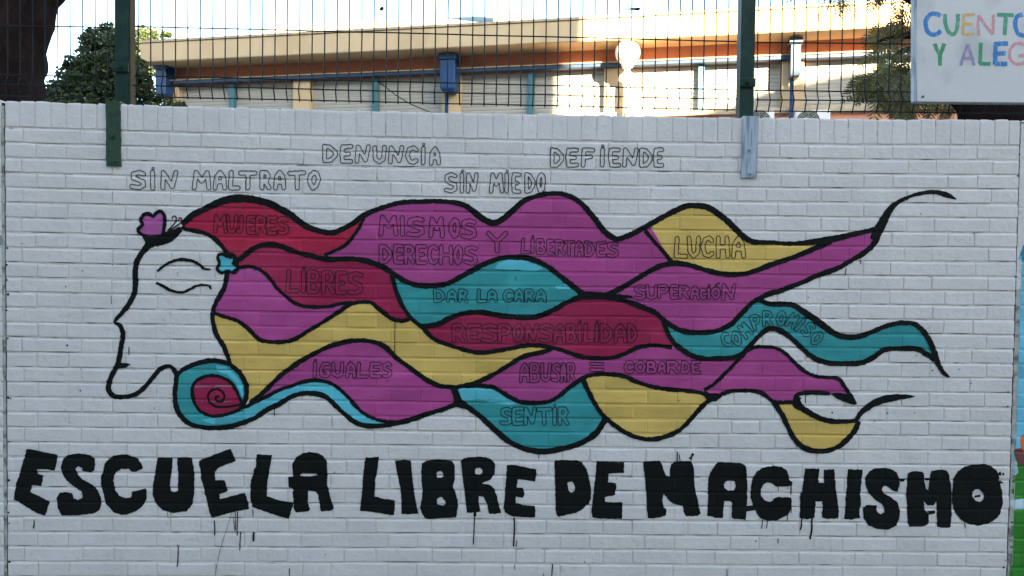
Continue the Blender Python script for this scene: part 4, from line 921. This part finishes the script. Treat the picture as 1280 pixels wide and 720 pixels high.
# rainwater hoppers and pipes
M['palebox'] = mat('pale_blue_box', (0.045, 0.075, 0.115), .35, .12, 6, .1)
def hopper(xa, xb, yt, yb, pipe, d0=.0, d1=.22, m='blue', tp=.05):
    a, b_ = BS(xa, yt, d1)[0], BS(xb, yt, d1)[0]; z1 = BS((xa + xb) / 2, yt, d1)[1]; z0 = BS((xa + xb) / 2, yb, d1)[1]
    def f(b):
        b.bbox(a + .012, b_ - .012, z0 + tp, z1 - .07, .002, d1); b.bbox(a - .008, b_ + .008, z1 - .07, z1, .001, d1 + .02)
        w_ = (b_ - a) * .12
        A0 = [BP(a + w_ + .02, z0, .05), BP(b_ - w_ - .02, z0, .05), BP(b_ - w_ - .02, z0, d1 - .04), BP(a + w_ + .02, z0, d1 - .04)]
        A1 = [BP(a + .012, z0 + tp, .002), BP(b_ - .012, z0 + tp, .002), BP(b_ - .012, z0 + tp, d1), BP(a + .012, z0 + tp, d1)]
        b.hexa([A0[3], A0[2], A0[1], A0[0], A1[3], A1[2], A1[1], A1[0]])
    h = part('rainwater_hopper', M[m], f, bev=.005)
    if pipe:
        pa = BS(pipe, yb, .1)[0]
        mb = MB(); mb.tube([BP(pa, z0 + .01, .10), BP(pa, .02, .10)], .023, 10); mb.build('downpipe', M['blue'], sch, True)
hopper(193, 208, 80, 122, None, d1=.2); hopper(549, 570, 67, 115, 558.5); hopper(987.5, 1003, 47, 96, 990, m='palebox', tp=.012)
# thin cable
s1 = [BW(x, y, .08) for x, y in ((470, 101), (481, 108), (495, 119), (512, 129.5), (527, 136), (545, 143), (580, 150))]
mb = MB(); mb.tube(s1, .006, 5); mb.build('cable', M['wire'], sch)
# air conditioners on the lower wall
for (xa, xb, fx) in ((941, 968, 949), (995, 1038, 1010)):
    a, b_ = BS(xa, 145, .3)[0], BS(xb, 145, .3)[0]; z1 = BS((xa + xb) / 2, 137.5, .3)[1]
    ac = empty('air_conditioner', BP((a + b_) / 2, z1 - .38, .15)); tag(ac, 'white air conditioner ' + ('left of the blue downpipe, partly behind the fence post' if fx == 949 else 'below the roller shutter, right of the blue downpipe'), 'air conditioner', 'air conditioners on the school wall')
    bevel(part('casing', M['acwhite'], lambda b: b.bbox(a, b_, z1 - .38, z1, .02, .30), ac), .01, 2)
    sf, zf = BS(fx, 152, .305); rr = .125
    mb = MB(); ring = [BP(sf + rr * math.cos(2 * math.pi * k / 28), zf + rr * math.sin(2 * math.pi * k / 28), .302) for k in range(29)]; mb.add([BP(sf, zf, .3015)] + ring, [(0, k, k + 1) for k in range(1, 29)]); mb.build('fan_opening', M['acdark'], ac)
    mb = MB()
    for q in (.035, .06, .085, .105, .125):
        mb.tube([BP(sf + q * math.cos(2 * math.pi * k / 28), zf + q * math.sin(2 * math.pi * k / 28), .309) for k in range(29)], .0028, 4, False)
    for k in range(8): mb.tube([BP(sf, zf, .311), BP(sf + rr * math.cos(k * math.pi / 4), zf + rr * math.sin(k * math.pi / 4), .311)], .0024, 4)
    mb.build('fan_grille', M['shutter'], ac)

# ================================================================== lamp post with globe
lp = empty('street_lamp', (GLOBE.x, GLOBE.y, 0)); tag(lp, 'white globe lamp on a pole in front of the sunlit school wall', 'street lamp')
me = bpy.data.meshes.new('globe'); bm = bmesh.new(); bmesh.ops.create_uvsphere(bm, u_segments=32, v_segments=20, radius=.146); bmesh.ops.translate(bm, vec=GLOBE, verts=bm.verts); bm.to_mesh(me); bm.free()
me.polygons.foreach_set('use_smooth', [True] * len(me.polygons)); link('globe', me, M['lampglass'], lp)
gx, gy, gz = GLOBE
mb = MB(); mb.tube([(gx, gy, gz - .135), (gx, gy, gz - .175)], [.075, .062], 16); mb.build('globe_collar', M['lamppole'], lp, True)
mb = MB(); mb.tube([(gx, gy, gz - .17), (gx + .01, gy + .02, gz - .21), (gx + .04, gy + .08, gz - .25), (gx + .04, gy + .08, gz - .3), (gx + .04, gy + .08, .0)], .040, 16); mb.build('pole', M['lamppole'], lp, True)
mb = MB(); mb.tube([(gx - .03, gy + .06, gz - .3), (gx - .03, gy + .06, 0)], .006, 6); mb.build('conduit', M['steel'], lp, True)

# ================================================================== mesh fence on top of the wall
FY = 0.105
zw = W(640, VTOP).z
ztopw = zw + 1.55
# row heights measured on the mesh: the bottom rows carry the fold
rows = []
def zat(px, py, y=FY): return P(px, py, y).z
zb = [zat(640, 131), zat(640, 117.3, FY - .022), zat(640, 105.5), zat(640, 44.8)]
step = zb[3] - zb[2]
print('fence rows', zb, step)
def fence_panel(pxs, slope, x_end, lab):
    x0 = P(pxs[0], 60, FY).x; x1 = P(pxs[1], 60, FY).x; pitch = 0.0547
    root = empty('wire_fence', ((x0 + x1) / 2, FY, zb[0])); tag(root, lab, 'fence', 'welded mesh fence panels on the wall')
    dz = lambda x: slope * (x - (x0 + x1) / 2)
    n = int(round((x1 - x0) / pitch)); xs = [x0 + i * pitch for i in range(n + 1)]
    zrows = [(zb[0], 0), (zb[1], -.022), (zb[2], 0), (zb[3], 0)] + [(zb[3] + step * k, 0) for k in range(1, 3)]
    zt = zrows[-1][0]; zrows += [(zt + .115, -.022), (zt + .23, 0)]
    seed = random.Random(int(pxs[0]) + 5)
    for x in xs:
        pts = [(x + seed.uniform(-.0012, .0012), FY + d + seed.uniform(-.0007, .0007), z + dz(x)) for z, d in zrows]
        pts[0] = (pts[0][0], pts[0][1], pts[0][2] - .006); pts.append((pts[-1][0], FY, pts[-1][2] + .025))
        # soften the folds
        mb = MB(); mb.tube(pts, .0029, 6); mb.build('vertical_wire', M['wire'], root, True)
    for z, d in zrows:
        pts = [(x0 - .012 + (x1 - x0 + .024) * k / 12, FY + d - .0046, z + dz(x0 + (x1 - x0) * k / 12) + seed.uniform(-.0015, .0015)) for k in range(13)]
        mb = MB(); mb.tube(pts, .0030, 6); mb.build('horizontal_wire', M['wire'], root, True)
def slope_of(xa, ya, xb, yb): a, b = P(xa, ya, FY), P(xb, yb, FY); return (b.z - a.z) / (b.x - a.x)
sm = slope_of(320, 122.5, 905, 136)
print('slope', sm)
fence_panel((-420, 128), slope_of(5, 101, 128, 103), 0, 'left welded wire fence panel before the dark tree trunk, ending at the green post')
fence_panel((172.5, 917), sm, 0, 'middle welded wire fence panel between the two green posts')
fence_panel((947, 1640), slope_of(950, 136, 1180, 138.5), 0, 'right welded wire fence panel behind the white letter board')

def post(xa, xb, lab, side_px, plate, plate_mat, z_collar):
    a = P(xa, 60, .078).x; b = P(xb, 60, .078).x
    lean = P(xa, 120, .078).x - P(xa + (0 if xa < 600 else -1), 5, .078).x
    root = empty('fence_post', ((a + b) / 2, .11, zw)); tag(root, lab, 'fence post', 'green fence posts bolted to the wall')
    mb = MB(); mb.box(a, b, .078, .140, zw - .02, zw + 1.75); bevel(mb.build('post', M['postgreen'], root), .004, 2)
    mb = MB(); mb.box(a - .003, b + .003, .074, .144, zw + 1.751, zw + 1.765); mb.build('post_cap', M['postgreen'], root)
    zc = P((xa + xb) / 2, z_collar, .07).z
    mb = MB(); mb.box(a - .004, b + .004, .066, .0775, zc - .02, zc + .02); bevel(mb.build('clamp', M['postgreen'], root), .004, 2)
    mb = MB(); c = (a + b) / 2; mb.tube([(c, .066, zc), (c, .056, zc)], .011, 6); mb.tube([(c, .056, zc), (c, .050, zc)], .006, 8); mb.build('clamp_bolt', M['postgreen'], root)
    # flat steel strap: down the face of the wall, over the top, up to the post
    (p0, q0), (p1, q1), (p2, q2), (p3, q3) = plate
    A_, B_, C_, D_ = P(p0, q0, -.012), P(p1, q1, -.012), P(p2, q2, -.012), P(p3, q3, -.012)
    V = []; n = 14; r3 = random.Random(int(xa)); F = []
    for k in range(n + 1):
        t = k / n; l = A_.lerp(D_, t); r_ = B_.lerp(C_, t)
        l.x += r3.uniform(-.0015, .0015) * (xa < 600); r_.x += r3.uniform(-.0015, .0015) * (xa < 600)
        m_ = (l + r_) / 2
        V += [(l.x, -.0055, l.z), (l.x + .002, -.0125, l.z), (m_.x, -.0130, m_.z), (r_.x - .002, -.0125, r_.z), (r_.x, -.0055, r_.z)]
    for k in range(n):
        for j in range(4): F.append((k * 5 + j, k * 5 + 5 + j, k * 5 + 6 + j, k * 5 + 1 + j))
    F += [(0, 1, 2, 3, 4), tuple(range(n * 5 + 4, n * 5 - 1, -1))]
    pl_ = meshobj('wall_plate', V, F, plate_mat, root)
    mb = MB(); mb.hexa([(A_.x, -.0128, A_.z - .003), (B_.x, -.0128, A_.z - .003), (b, .078, A_.z - .003), (a, .078, A_.z - .003), (A_.x, -.0128, A_.z + .004), (B_.x, -.0128, A_.z + .004), (b, .078, A_.z + .004), (a, .078, A_.z + .004)])
    mb.build('top_strap', plate_mat, root)
    return root, pl_
def bolt(px, py, parent, m):
    c = P(px, py, -.013); mb = MB(); mb.tube([(c.x, -.0128, c.z), (c.x, -.0148, c.z)], .0115, 14); mb.tube([(c.x, -.0148, c.z), (c.x, -.0205, c.z)], .0068, 6); mb.tube([(c.x, -.0205, c.z), (c.x, -.0265, c.z)], .0035, 8)
    mb.build('bolt', m, parent)
r1, pl1 = post(143, 160.5, 'left fence post with a green painted wall plate', 0, [(131.5, 127), (150, 128.5), (151, 208), (132, 207.5)], M['plategreen'], 84)
bolt(140, 171, r1, M['plategreen']); bolt(142, 203, r1, M['plategreen'])
# added bar, warm light bounced from the school put into its olive colour
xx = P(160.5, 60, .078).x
mb = MB(); mb.box(xx + .0015, xx + .006, .084, .134, zw - .01, zw + 1.7); mb.build('side_glow_bar', M['postside'], r1)
r2_, pl2 = post(926, 944, 'right fence post with a grey white wall plate and two bolts', 0, [(929, 146), (949, 146.5), (946.5, 222), (926.5, 222)], M['plategrey'], 103)
bolt(937.5, 187.5, r2_, M['plategrey']); bolt(938, 217, r2_, M['plategrey'])
xx = P(926, 60, .078).x
# scraps caught on the wire
def scrap(pts, lab, nm, m):
    V = [P(x, y, FY - .012 + d) for x, y, d in pts]; n = len(V); V2 = V + [v + Vector((0, .004, 0)) for v in V]
    F = [tuple(range(n)), tuple(range(2 * n - 1, n - 1, -1))] + [(i, (i + 1) % n, n + (i + 1) % n, n + i) for i in range(n)]
    o = meshobj(nm, V2, F, m); tag(o, lab, 'leaf')
scrap([(474, 12, 0), (475.5, 9, -.003), (478, 8, 0), (480, 9.5, -.004), (479, 12, 0), (476.5, 13.5, 0)], 'small dark leaf caught high on the middle fence panel, above the flat roof', 'caught_leaf', M['wire'])
scrap([(778, 11.3, 0), (790, 10, -.003), (799, 9.3, 0), (801, 11, -.004), (798, 13, 0), (790, 12, 0)], 'thin pointed dark scrap caught on the fence above the globe lamp', 'caught_scrap', M['wire'])

# ================================================================== letter board
SY = 0.052
bs_ = empty('sign_board', P(1400, 127, SY)); tag(bs_, 'white board with hand painted coloured letters CUENTO Y ALEG hung on the fence', 'sign')
def signbox(pts, y0, y1):
    V = [P(x, y, SY) for x, y in pts]; a = [Vector((v.x, y0, v.z)) for v in V]; b = [Vector((v.x, y1, v.z)) for v in V]
    mb = MB(); mb.hexa([a[3], a[2], b[2], b[3], a[0], a[1], b[1], b[0]]); return mb
pts = [(1143.5, -190), (1660, -180), (1655, 132), (1143.5, 127)]
bevel(signbox(pts, SY, SY + .022).build('board', M['sign'], bs_), .002, 2)
mb = signbox([(1143.4, 126.8), (1655, 131.8), (1655, 133.6), (1143.4, 128.6)], SY - .003, SY + .026); mb.build('bottom_edge', M['signdark'], bs_)
mb = signbox([(1142.6, -190), (1145.6, -190), (1146.0, 127), (1142.2, 127)], SY - .003, SY + .026); mb.build('side_edge', M['plategrey'], bs_)
for nm, c in (('sblue', (0.012, 0.17, 0.42)), ('sgreen', (0.05, 0.28, 0.14)), ('syellow', (0.60, 0.38, 0.13)), ('spink', (0.58, 0.27, 0.26)), ('spurple', (0.26, 0.22, 0.34)), ('sgreen2', (0.025, 0.25, 0.10))):
    M[nm] = mat('board_paint_' + {'sblue': 'blue', 'sgreen': 'green', 'syellow': 'yellow', 'spink': 'pink', 'spurple': 'purple', 'sgreen2': 'deep_green'}[nm], c, .55, .25, 60, .2, 60, .001, stretch=(3, 1, .7), tint=(.55, .6, .6), tint_amt=.45, tint_scale=45, tint_lo=.52, tint_hi=.75)
def sletter(ch, strokes_, w, m):
    V = []; F = []
    for si_, st in enumerate(strokes_):
        c = catmull(st, 2.0) if len(st) > 2 and st[0] is not None else dens(st, 2)[:]
        if len(st) == 2:
            n = 10; c = [(st[0][0] + (st[1][0] - st[0][0]) * k / n, st[0][1] + (st[1][1] - st[0][1]) * k / n) for k in range(n + 1)]
        for q in ribbon(c, w, .35):
            k = len(V)
            for x, y in q: p = P(x, y, SY); V.append((p.x, SY - .0006 - .00012 * si_, p.z))
            F.append((k, k + 1, k + 2, k + 3))
    o = meshobj('painted_letter', V, F, M[m], bs_); o['label'] = 'painted letter ' + ch
sletter('C', [[(1176,20),(1171,17.5),(1163,18),(1157.5,25),(1157,32),(1160,40),(1166,43.5),(1172,42),(1176,38)]], 5.6, 'sblue')
sletter('U', [[(1181,17.5),(1182,30),(1185,39),(1190,43),(1195,40),(1197,30),(1197.5,17.5)]], 4.8, 'sgreen')
sletter('E', [[(1205,17.5),(1204,30),(1203.5,43.5)], [(1204,19),(1219,18)], [(1204,30),(1216,30)], [(1203.5,43),(1217,43)]], 4.0, 'syellow')
sletter('N', [[(1223.5,45),(1222.5,32),(1223,19)], [(1223,19),(1232,32),(1241,43)], [(1241,43),(1241.5,30),(1242,18)]], 3.6, 'spink')
sletter('T', [[(1246,18.5),(1267,19)], [(1257.5,20),(1256.5,32),(1256,44)]], 5.2, 'sgreen')
sletter('O', [catmull([(1278,18),(1271,21),(1269,31),(1272,41),(1280,44.5),(1289,40),(1292,31),(1288,21),(1280,17.8)], 3)], 5.4, 'sblue')
sletter('Y', [[(1168,54.5),(1171,62),(1175,68)], [(1180.5,54.5),(1177,64),(1175,68)], [(1175,66),(1175,75),(1175,82)]], 5.0, 'sgreen2')
sletter('A', [[(1200.5,82),(1205,68),(1209.5,55.5)], [(1209.5,55.5),(1213.5,68),(1217.5,82)], [(1204,73),(1215,73)]], 4.0, 'spurple')
sletter('L', [[(1226,53.5),(1225.5,68),(1225,80)], [(1224,79.5),(1238,80)]], 4.8, 'sgreen2')
sletter('E', [[(1244.5,53),(1244,67),(1243.5,81)], [(1243,55),(1260,54.5)], [(1244,67),(1257,67)], [(1243.5,80),(1259,80)]], 5.6, 'sblue')
sletter('G', [[(1282,57),(1276,54.5),(1268,55.5),(1262,64),(1263,74),(1270,80),(1279,79),(1283,74)], [(1283,76),(1283,69)], [(1283,69.5),(1273,70)]], 4.0, 'spink')

mb = MB()
for x, y in ((1153.5, 121), (1153, -170), (1500, 118)):
    c = P(x, y, SY); mb.tube([(c.x, SY - .0005, c.z), (c.x, SY - .004, c.z)], .0055, 8)
mb.build('screw', M['signdark'], bs_)
# ================================================================== trees
def leaves(name, centers, n, size, m, parent, seed, elong=1.9, flat=0.0):
    rg = np.random.default_rng(seed); cs = np.array([c[:3] for c in centers]); rr = np.array([c[3] for c in centers]); wts = rr ** 2; wts /= wts.sum()
    idx = rg.choice(len(cs), n, p=wts); d = rg.normal(size=(n, 3)); d /= np.linalg.norm(d, axis=1)[:, None]
    rad = rr[idx] * np.minimum(1.15, rg.random(n) ** .42 + rg.normal(size=n) * .06)
    # clumps inside each blob
    cl = rg.normal(size=(n, 3)) * .12 * rr[idx][:, None]
    C = cs[idx] + d * rad[:, None]
    G2 = np.round(C / .17) * .17; C = C * .86 + (G2 + rg.normal(size=(n, 3)) * .012) * .14
    a = rg.normal(size=(n, 3)); a /= np.linalg.norm(a, axis=1)[:, None]; b = np.cross(a, rg.normal(size=(n, 3))); b /= np.linalg.norm(b, axis=1)[:, None]
    s = size * (.6 + .8 * rg.random(n)); L = a * (s * elong / 2)[:, None]; Wd = b * (s / 2)[:, None]
    nrm = np.cross(a, b) * (s * .14)[:, None]
    V = np.stack([C - L, C + Wd - L * .1 + nrm, C + L, C - Wd - L * .1 + nrm], 1).reshape(-1, 3)
    F = (np.arange(n)[:, None] * 4 + np.array([0, 1, 2, 3])[None]).tolist()
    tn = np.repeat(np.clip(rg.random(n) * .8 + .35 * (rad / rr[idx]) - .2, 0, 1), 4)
    return meshobj(name, V.tolist(), F, m, parent, tone=tn)
def at(px, py, y): p = P(px, py, y); return (p.x, p.y, p.z)
# big dark trunk at the left
YT = 1.7
tl_ = empty('tree', at(8, 780, YT)); tl_.location.z = 0; tag(tl_, 'big dark forked tree trunk at the far left behind the fence', 'tree')
bpy.context.view_layer.update()
def limb(parent, pts, name='trunk', y=YT, seed=3, n=16):
    r5 = random.Random(seed); c = catmull([(p[0], p[1], p[2]) for p in pts], 9); mb = MB(); k = (y + 3.5) / 1000
    P3 = []; rad = []
    for (x, yy, r_) in c: P3.append(at(x, yy, y)); rad.append(r_ * k * (1 + r5.uniform(-.05, .05)))
    mb.tube(P3, rad, n)
    for i in range(len(mb.v)):
        v = mb.v[i]; mb.v[i] = (v[0] + r5.uniform(-.006, .006), v[1] + r5.uniform(-.006, .006), v[2])
    return mb.build(name, M['bark'], parent, True)
limb(tl_, [(6, 760, 58), (6, 500, 47), (6, 300, 44), (7, 130, 43), (8, 90, 42.5), (12, 62, 41), (8, 30, 35), (4, 0, 33), (-6, -60, 31), (-20, -180, 28), (-30, -330, 18)])
limb(tl_, [(10, 95, 30), (24, 60, 30), (42, 34, 22), (57, 8, 13.5), (73, -14, 13), (100, -55, 12), (120, -130, 13), (150, -220, 9)], 'branch', seed=5)
k_ = [at(-60, -420, YT) + (1.0,), at(90, -440, YT + .5) + (.9,), at(170, -330, YT) + (.6,), at(-160, -330, YT - .4) + (.8,)]
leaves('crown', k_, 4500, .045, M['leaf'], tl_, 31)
# bush-like tree behind the post
YB = 5.6
tb = empty('tree', at(120, 780, YB)); tb.location.z = 0; tag(tb, 'leafy dark green small tree behind the left fence post', 'tree')
bpy.context.view_layer.update()
kk = (YB + 3.5) / 1000
bl = [(125, 60, 20), (112, 48, 12), (135, 44, 13), (150, 55, 18), (100, 82, 18), (122, 85, 24), (145, 85, 26), (84, 92, 12), (90, 108, 18), (115, 110, 26), (140, 112, 28), (165, 100, 22), (68, 112, 11), (60, 122, 10), (78, 126, 14), (180, 112, 14), (172, 84, 12), (165, 130, 20), (195, 128, 12), (212, 131, 8), (226, 134, 7), (110, 140, 34), (150, 150, 34), (75, 150, 24), (190, 150, 22), (218, 148, 14), (82, 82, 5), (104, 60, 5), (110, 38, 4), (138, 33, 4), (128, 36, 4)]
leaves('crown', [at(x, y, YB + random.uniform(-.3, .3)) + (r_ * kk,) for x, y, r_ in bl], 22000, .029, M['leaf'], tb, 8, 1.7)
mb = MB(); mb.tube([at(124, 775, YB), at(126, 400, YB), at(123, 200, YB), at(126, 120, YB), at(130, 70, YB)], [.09, .07, .055, .035, .015], 8); mb.build('trunk', M['bark'], tb, True)
mb = MB()
for x, y in ((95, 95), (165, 95), (75, 125), (190, 120), (110, 60), (145, 55)): mb.tube([at(124, 190, YB), at((124 + x) / 2, 140, YB), at(x, y, YB)], [.03, .018, .006], 6)
mb.build('branches', M['bark'], tb, True)
# tree seen over the roof corner
YC = 13.5
tc = empty('tree', at(190, 780, YC)); tc.location.z = 0; tag(tc, 'small treetop showing above the left corner of the school roof', 'tree')
bpy.context.view_layer.update()
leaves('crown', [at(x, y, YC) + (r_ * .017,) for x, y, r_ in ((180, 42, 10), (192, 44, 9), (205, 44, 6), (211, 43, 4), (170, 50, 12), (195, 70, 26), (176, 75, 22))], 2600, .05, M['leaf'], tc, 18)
mb = MB(); mb.tube([at(190, 620, YC), at(189, 300, YC), at(186, 60, YC)], [.14, .1, .03], 8); mb.build('trunk', M['bark'], tc, True)
# feathery tree at the right
YR = 1.9
tr2 = empty('tree', at(1250, 780, YR)); tr2.location.z = 0; tag(tr2, 'feathery leaved tree whose dark trunk shows under the letter board', 'tree')
bpy.context.view_layer.update()
limb(tr2, [(1262, 760, 58), (1256, 450, 50), (1250, 220, 46), (1248, 150, 46), (1245, 128, 47), (1240, 90, 46), (1236, 20, 40), (1242, -60, 26), (1252, -130, 9)], seed=9)
limb(tr2, [(1240, 60, 24), (1210, 30, 16), (1180, 10, 11), (1150, 2, 7), (1110, -12, 4.5), (1060, -20, 2.5)], 'branch', seed=10, n=8)
limb(tr2, [(1235, 80, 16), (1200, 60, 11), (1165, 46, 7), (1140, 44, 5), (1112, 48, 2.5), (1096, 52, 1.2)], 'branch', y=YR - .15, seed=12, n=8)
limb(tr2, [(1235, 100, 14), (1195, 76, 10), (1160, 64, 7), (1135, 62, 4), (1115, 70, 2)], 'branch', y=YR + .1, seed=13, n=8)
rf = random.Random(44); V = []; F = []; TN = []
def frond(base, dirv, L, droop, y3):
    "one drooping rachis with two rows of narrow leaflets"
    p = Vector(base); d = Vector(dirv).normalized(); n = 9; pts = [p.copy()]
    for i in range(n):
        d = (d + Vector((0, 0, -droop / n))).normalized(); p = p + d * (L / n); pts.append(p.copy())
    side = d.cross(Vector((rf.uniform(-.4, .4), 1, rf.uniform(-.4, .4)))).normalized(); tn = rf.random()
    for i in range(1, n + 1):
        a = pts[i]; dd = (pts[i] - pts[i - 1]).normalized(); l = L * .30 * math.sin(math.pi * min(.96, (i + 1.5) / (n + 2)))
        for s_ in (1, -1):
            o = (side * s_ + dd * .55 + Vector((0, rf.uniform(-.25, .25), -.15))).normalized(); w = dd * (L * .040)
            k = len(V); V.extend([a - w * .4, a + o * l * .5 + w, a + o * l, a + o * l * .5 - w]); F.append((k, k + 1, k + 2, k + 3)); TN.extend([min(1, max(0, tn * .7 + rf.uniform(0, .35)))] * 4)
        k = len(V); q = side * (L * .006); V.extend([pts[i - 1] - q, pts[i - 1] + q, pts[i] + q, pts[i] - q]); F.append((k, k + 1, k + 2, k + 3)); TN.extend([.2] * 4)
def cloud(px, py, rx, ry, n, dir2, L=.16, y=YR):
    for _ in range(int(n * .55)):
        a = rf.uniform(0, 2 * math.pi); q = math.sqrt(rf.random()); x = px + rx * q * math.cos(a); yy = py + ry * q * math.sin(a)
        yo = y + rf.uniform(-.3, .35); frond(at(x, yy, yo), (dir2[0] + rf.uniform(-.5, .5), rf.uniform(-.6, .6), dir2[1] + rf.uniform(-.4, .4)), L * rf.uniform(.85, 1.6), rf.uniform(.5, 1.6), 0)
cloud(1128, 80, 18, 16, 60, (-.5, -.4)); cloud(1118, 100, 24, 14, 70, (-.4, -.8)); cloud(1100, 98, 16, 8, 26, (-1, -.3)); cloud(1130, 112, 16, 16, 60, (-.2, -1)); cloud(1104, 66, 14, 4, 14, (-1, -.2), .13)
cloud(1090, 104, 9, 5, 12, (-1, -.7), .13); cloud(1118, 38, 26, 8, 40, (-.9, -.1), .13); cloud(1135, 30, 12, 10, 24, (-.5, .1), .14); cloud(1135, 18, 8, 12, 14, (-.6, .3), .12); cloud(1135, 128, 10, 6, 14, (-.1, -1), .12)
cloud(1048, -6, 14, 5, 14, (-.3, -.6), .13); cloud(1063, -2, 10, 3, 5, (.3, -.5), .1); cloud(1146, 0, 10, 10, 10, (-.4, -.4), .12); cloud(1175, 60, 26, 50, 90, (-.3, -.5), .16); cloud(1168, 122, 24, 6, 30, (-.1, -.8), .12); cloud(1190, 128, 14, 3, 8, (.1, -.8), .12)
cloud(1110, -40, 90, 26, 90, (-.4, -.3), .17); cloud(1270, 10, 60, 60, 90, (0, -.3), .16); cloud(1130, 55, 18, 8, 24, (-.9, -.2), .14)
meshobj('crown', V, F, M['leaf2'], tr2, tone=TN)
